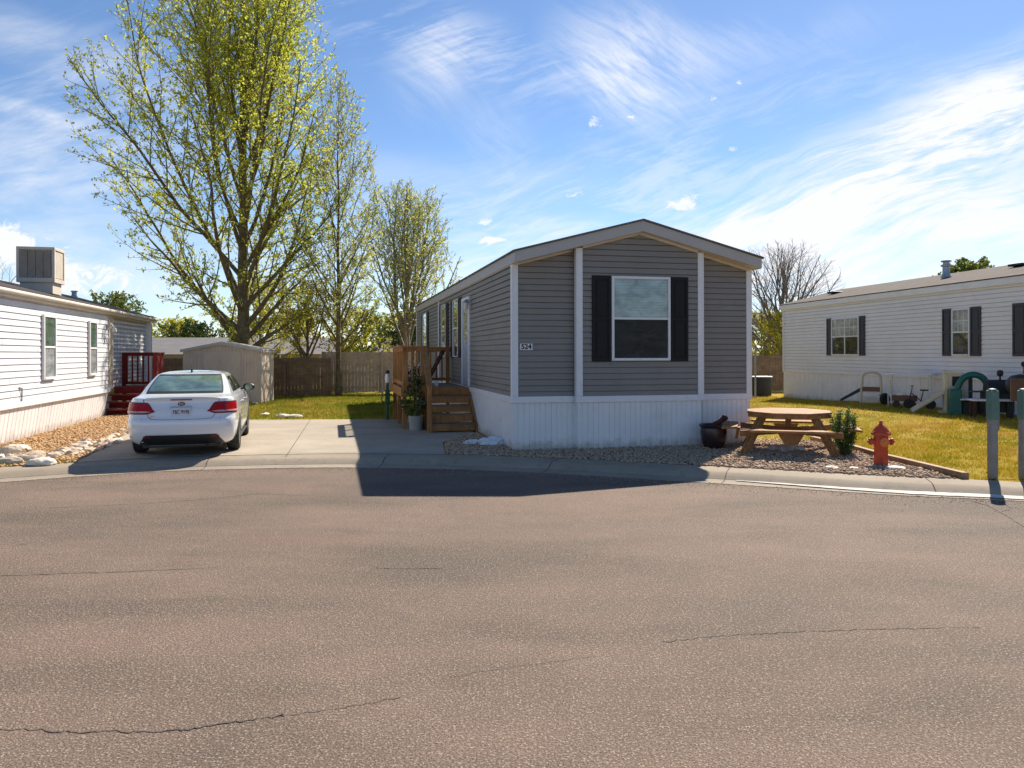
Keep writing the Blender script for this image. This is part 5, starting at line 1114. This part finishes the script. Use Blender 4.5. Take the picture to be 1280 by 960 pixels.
for s_ in (-1,1):
    mm = MB(); k0 = len(mm.v); prof = [(0,-.07),(.05,-.068),(.078,-.04),(.085,.0),(.075,.05),(.04,.085),(0,.095)]
    mm.lathe(prof, 16, axis='y')
    for i, v_ in enumerate(mm.v): mm.v[i] = (v_[0]*1.45*1.0, v_[1]*1.0, v_[2]*.95)
    mr = mm.build('door_mirror', 'blackp', CAR, smooth=60, loc=(s_*.93,.62,1.07)); MB().beam((0,0,-.02),(-s_*.17,.02,-.04),.06,.03).build('mirror_arm', 'blackp', mr)
    MB().lathe([(0,-.072),(.07,-.0715)], 16, axis='y').build('mirror_glass', 'carglass', mr)
    for yh in (-.55, .38): MB().tube([(s_*.872,yh-.09,.86),(s_*.892,yh-.07,.865),(s_*.892,yh+.07,.865),(s_*.872,yh+.09,.86)], .011, 8).build('door_handle', 'white', CAR, smooth=60)
    def sseam(pts): return MB().tube([(s_*(endfade(y,ip(z,HW))+.001), y, z) for y, z in pts], .0035, 5).build('seam', 'blackp', CAR)
    sseam([(-.90,1.04),(-.93,.9),(-.90,.66),(-.80,.50),(-.66,.36),(-.6,.30)]); sseam([(-.16,1.04),(-.16,.8),(-.16,.5),(-.14,.30)]); sseam([(.86,1.0),(.92,.8),(.94,.5),(.90,.30)])
    sseam([(-.6,.30),(-.14,.295),(.90,.30)])
    MB().box(min(s_*.80,s_*.87),max(s_*.80,s_*.87),-.85,.95,.20,.25).build('sill', 'blackp', CAR, bevel=.01)
    for yax in (-1.28,1.37):
        x_ = s_*.775
        wh = thing('tmp','','')if False else None
        ty = MB().lathe([(.215,-.10),(.29,-.105),(.315,-.085),(.322,-.03),(.322,.03),(.315,.085),(.29,.105),(.215,.10)], 40, (0,0,0), 'x')
        t_ = ty.build('wheel', 'rubber', CAR, smooth=40, loc=(x_,yax,.322))
        rim = MB().lathe([(.216,s_*.10),(.205,s_*.08),(.20,s_*.02),(.20,-s_*.06)], 32, axis='x')
        for k in range(7):
            a = 2*math.pi*k/7; rim.beam((s_*.055,.03*math.cos(a),.03*math.sin(a)),(s_*.075,.205*math.cos(a),.205*math.sin(a)),.05,.02,(1,0,0))
        rim.lathe([(0,s_*.075),(.035,s_*.07),(.05,s_*.05),(.05,0)], 16, axis='x'); rim.build('rim', 'alloy', t_, smooth=40)
        MB().lathe([(.0,0),(.2,0)], 24, (s_*.01,0,0), 'x').build('brake_disc', 'blackp', t_)
        ln = MB(); an = [R(-20+220*i/24) for i in range(25)]
        for i in range(24):
            q = lambda a, x: (x, yax+.357*math.cos(a), .315+.357*math.sin(a)); ln.quad(q(an[i],s_*.60),q(an[i+1],s_*.60),q(an[i+1],s_*.862),q(an[i],s_*.862))
        ln.poly([(s_*.602, yax+.357*math.cos(a), .315+.357*math.sin(a)) for a in an]); ln.build('wheel_arch', 'blackp', CAR)
patch('head_lamp', 'lensw', lambda u, v: Vector((.42+.36*u, 2.145-.30*u**2+.012, .66+.10*v)), 6, 3, CAR); patch('head_lamp', 'lensw', lambda u, v: Vector((-.42-.36*u, 2.145-.30*u**2+.012, .66+.10*v)), 6, 3, CAR)

# ------------------------------------------------------------------ trees
def make_tree(label, loc, h, env, trunk_h, trunk_r, limbs, leafmat, barkmat, seedv, leaf_s=.09, nleaf=6, spread=(12,62), up=.35, twig=.55, name='deciduous_tree', lean=(0,0), zlow=None, sub_ang=(24,48), sides=6, clump=None, ec=None, thick=.72, jit=.09, gap0=.42, rmin=.0045, ztop=.80):
    """env(z)->crown radius at height z (0..h); limbs fan out of the trunk, each with branches and leafy twigs"""
    rr = random.Random(seedv); T = thing(name, label, 'tree', loc); wood_ = MB(); LP = []
    tp = []; nT = 10
    for i in range(nT+1):
        t = i/nT; tp.append(Vector((lean[0]*t+rr.uniform(-.05,.05)*t, lean[1]*t+rr.uniform(-.05,.05)*t, h*.93*t)))
    wood_.tube(tp, [trunk_r*(1.25 if i == 0 else (1-.93*(i/nT)**.8)) for i in range(nT+1)], 9)
    def inside(p):
        if p.z > h*1.01: return False
        c = ec(p.z) if ec else (lean[0]*p.z/h, lean[1]*p.z/h); return math.hypot(p.x-c[0], p.y-c[1]) < env(p.z)
    def grow(p, d, maxl, r, lvl, st):
        pts_ = [p.copy()]; l = 0; q = p.copy(); dd = d.copy()
        while l < maxl:
            dd = (dd+Vector((rr.gauss(0,jit),rr.gauss(0,jit),up*st*.35+rr.gauss(0,jit*.5)))).normalized(); q = q+dd*st; l += st; pts_.append(q.copy())
            if not inside(q): break
        n_ = len(pts_)
        if n_ < 2: return
        wood_.tube(pts_, [max(rmin,r*(1-.85*i/(n_-1))) for i in range(n_)], (7,5,4,3)[min(lvl,3)] if r > .01 else 3, False)
        L_ = l
        if lvl >= 2 or L_ < .5:
            for i in range(1, n_):
                for k in range(2):
                    cc_ = pts_[i-1].lerp(pts_[i], rr.random())
                    for q_ in range(max(1, round(nleaf*rr.choice([.2,.4,.6,.8])))): LP.append(cc_+Vector((rr.gauss(0,.04),rr.gauss(0,.04),rr.gauss(.01,.04))))
            if lvl >= 2: return
        gap = gap0 if lvl == 0 else twig*.5; s0_ = L_*(.18 if lvl == 0 else .12); x = s0_; side = rr.uniform(0,6.28)
        while x < L_:
            i = min(int(x/st), n_-2); a = pts_[i].lerp(pts_[i+1], (x-i*st)/st if x-i*st < st else 1); td = (pts_[i+1]-pts_[i]).normalized()
            side += 2.4+rr.uniform(-.5,.5); o_ = td.orthogonal().normalized(); o_.rotate(Matrix.Rotation(side, 3, td)); an = R(rr.uniform(*sub_ang))
            nd = (td*math.cos(an)+o_*math.sin(an)).normalized(); fr = 1-x/L_
            ml = (L_*.42*(.35+.65*fr)+.5)*rr.uniform(.7,1.15) if lvl == 0 else twig*rr.uniform(.7,1.7)*(.6+.5*fr)
            grow(a, nd, ml, max(.006, r*(.40 if lvl == 0 else .45)*(.4+.6*fr)), lvl+1, .34 if lvl == 0 else .22); x += gap*rr.uniform(.7,1.35)
    z_lo = trunk_h if zlow is None else zlow
    for i in range(limbs):
        t = i/(limbs-1) if limbs > 1 else 0; z = z_lo+(h*ztop-z_lo)*(t**1.25); az = i*2.39996+rr.uniform(-.4,.4); an = R(spread[1]+(spread[0]-spread[1])*t**.7+rr.uniform(-6,6))
        k = min(int(z/(h*.93)*nT), nT-1); p = tp[k].lerp(tp[k+1], z/(h*.93)*nT-k); d = Vector((math.cos(az)*math.sin(an), math.sin(az)*math.sin(an), math.cos(an)))
        rl = trunk_r*(1-.93*(z/(h*.93))**.8); grow(p, d, h*1.1, min(rl*thick, trunk_r*.5), 0, .45)
    # leader
    grow(tp[-1], Vector((0,0,1)), h*.12, trunk_r*.1, 1, .3)
    wood_.build('trunk', barkmat, T, smooth=60)
    if nleaf: leafmesh('crown', np.array([tuple(p) for p in LP]), leaf_s, leafmat, T, seedv)
    return T, len(LP)
def egg(h, z0, R_, zmax, top=.35, low=.25):   # radius profile with its widest at zmax
    def f(z):
        if z < z0: return R_*.5
        if z < zmax: return R_*(low+(1-low)*math.sin((z-z0)/(zmax-z0)*math.pi/2))
        return R_*(1-(1-top)*((z-zmax)/(h-zmax))**2)
    return f
envA = lambda z: float(np.interp(z, [0,1.5,3.1,6.2,9.3,11.4,13.6,15,17,18.6], [.8,1.3,2.5,4.2,4.85,4.9,4.4,4.0,2.9,1.0]))
ecA = lambda z: (float(np.interp(z, [0,3,7,11,15,18], [0,-.15,-.7,-1.15,-.8,-.3])), 0)
t_, n_ = make_tree('very tall cottonwood with sparse new yellow green leaves behind the shed', (-10.35,29.6,.1), 18.6, envA, 1.9, .29, 30, 'leaf', 'bark', 5, .108, 6, (12,62), .17, .66, name='cottonwood_tree', ec=ecA, thick=.46, jit=.05, gap0=.46, rmin=.006, zlow=1.7, ztop=.56)
t_, n_ = make_tree('slender young poplar with one straight stem beside the fence end', (-7.0,31.0,.1), 12.9, egg(12.9,1.2,1.75,5.5,.22,.5), 2.0, .12, 32, 'leaf_pale', 'bark', 9, .105, 4, (25,45), .35, .42, name='poplar_tree', thick=.5, jit=.05, rmin=.007, ztop=.9)
t_, n_ = make_tree('mid sized pale leaved tree with forking limbs left of the grey home roof', (-5.25,38.5,.1), 9.7, egg(9.7,1.4,2.6,6.2,.62,.3), 1.4, .19, 15, 'leaf_pale', 'bark_g', 21, .12, 3, (8,40), .30, .5, name='poplar_tree', thick=.6, jit=.055, rmin=.008, ztop=.5)
t_, n_ = make_tree('bushy bronze and yellow leaved tree behind the dark fence', (-9.0,33.8,.1), 4.7, egg(4.7,.8,2.3,2.6,.6,.6), .9, .12, 14, 'leaf_b', 'bark', 33, .11, 5, (10,60), .15, .5, name='fruit_tree'); print(n_)
make_tree('bright yellow leaved small tree between the cottonwood and the bronze tree', (-11.8,36.0,.1), 4.9, egg(4.9,.7,2.5,2.4,.6,.7), .8, .10, 12, 'leaf_y', 'bark_y', 35, .12, 6, (15,65), .15, .5, name='fruit_tree')
make_tree('low yellow green tree behind the pale fence left of the deck', (-8.3,37.5,.1), 4.6, egg(4.6,.7,2.4,2.6,.6,.7), .8, .10, 12, 'leaf_y', 'bark_y', 36, .12, 4, (15,65), .15, .5, name='fruit_tree')
make_tree('bare grey branched tree between the grey home and the right home', (14.1,40.0,.1), 7.0, egg(7.0,1.0,3.2,4.0,.50,.40), 1.2, .18, 30, 'leaf_m', 'bark_g', 41, .1, 0, (10,58), .25, .6, name='bare_tree')
make_tree('yellow green bush behind the far fence under the bare tree', (13.6,38.0,.1), 3.6, egg(3.6,.3,1.6,1.8,.6,.8), .4, .08, 11, 'leaf_y', 'bark_y', 43, .11, 7, (10,60), .15, .4, name='garden_bush')
make_tree('dark green rounded tree top showing above the right home roof', (26.0,44,.1), 6.5, egg(6.5,2.3,1.9,4.8,.6,.5), 2.6, .2, 18, 'leaf_m', 'bark', 45, .16, 12, (10,65), .12, .4, name='evergreen_tree')
make_tree('bare twiggy tree at the left edge beyond the left home roof', (-22.5,31.5,.1), 6.3, egg(6.3,1,1.9,4,.5,.5), 1.5, .14, 12, 'leaf', 'bark_g', 47, .1, 0, (10,45), .25, .5, name='bare_tree')
far = [(-33,64,6.6,2.6,'leaf_m','mid green tree far off, just above the end of the left home roof'),(-38,78,4.6,3.2,'leaf_m','far low green tree seen at the end of the left home'),(-27,62,4.3,2.8,'leaf_y','far yellow green tree left of the shed roof'),(-24,58,3.9,2.4,'leaf_d','far dark tree behind the shed roof'),(-20.5,60,4.4,2.6,'leaf_m','far green tree right of the cottonwood trunk'),(-15.5,56,4.8,2.6,'leaf_b','far bronze tree behind the bronze fruit tree'),(-11,58,4.6,2.6,'leaf_m','far green tree behind the slender poplar'),(-7,54,4.4,2.4,'leaf_d','far dark tree behind the forking pale tree, left of the deck'),(-9.5,66,5.0,3.0,'leaf_y','far yellow tree seen through the forking pale tree'),(-30,70,4.2,3.0,'leaf_d','far dark tree between the left home and the shed'),(19.5,60,4.6,2.8,'leaf_b','far brown tree behind the fence right of the grey home'),(23,66,4.4,3,'leaf_m','far green tree behind the bare tree')]
for i, (x, y, h, r_, mt, lb) in enumerate(far):
    make_tree(lb, (x,y,.05), h, egg(h,.4,r_,h*.45,.6,.8), .6, .12, 11, mt, 'bark', 60+i, .22, 5, (10,68), .1, .7, name='distant_tree', sides=4)['label'] if False else make_tree(lb, (x,y,.05), h, egg(h,.4,r_,h*.45,.6,.8), .6, .12, 11, mt, 'bark', 60+i, .22, 5, (10,68), .1, .7, name='distant_tree')
PA = []
for i in range(30):
    x = -110+i*7.6+random.uniform(-2,2); y = 120+random.uniform(-12,12); hh = 1.6+random.uniform(-.3,1.0)
    PA.append(leafy(1300, (x,y,hh*.9), (5,3,hh), .1, seedv=200+i))
kind(leafmesh('distant_treeline', np.concatenate(PA), .8, 'leaf_m', None, 77), 'stuff', 'far hazy green treeline along the horizon', 'treeline')
# far houses behind the fence
def farhouse(label, loc, w_, d_, hwall, rise, rz):
    F = thing('distant_house', label, 'house', loc, R(rz)); MB().box(-w_/2,w_/2,-d_/2,d_/2,0,hwall).build('wall', 'wallfar', F)
    MB().prism([(-w_/2-.3,-d_/2-.3,hwall),(-w_/2-.3,d_/2+.3,hwall),(-w_/2-.3,0,hwall+rise)], (w_+.6,0,0)).build('roof', 'rooffar', F)
    for x in (-w_*.3, 0, w_*.3):
        f_ = MB().box(x-.5,x+.5,-d_/2-.04,-d_/2-.001,1.0,2.0).build('window', 'trim', F); MB().box(x-.42,x+.42,-d_/2-.05,-d_/2-.041,1.08,1.92).build('pane', 'pane', f_)
farhouse('low grey roofed house behind the shed and dark fence', (-17.5,46,.1), 13, 7, 1.7, 1.0, 4)
farhouse('low beige house glimpsed between the left home and the shed', (-29,50,.1), 9, 7, 1.9, 1.1, -4)
farhouse('distant grey roofed house behind the pale fence', (-5.5,64,.1), 11, 7, 1.8, 1.2, 3)
for o in bpy.data.objects:
    if o.parent and 'category' in o: del o['category']
CAR.scale = (.97, .97, .97)
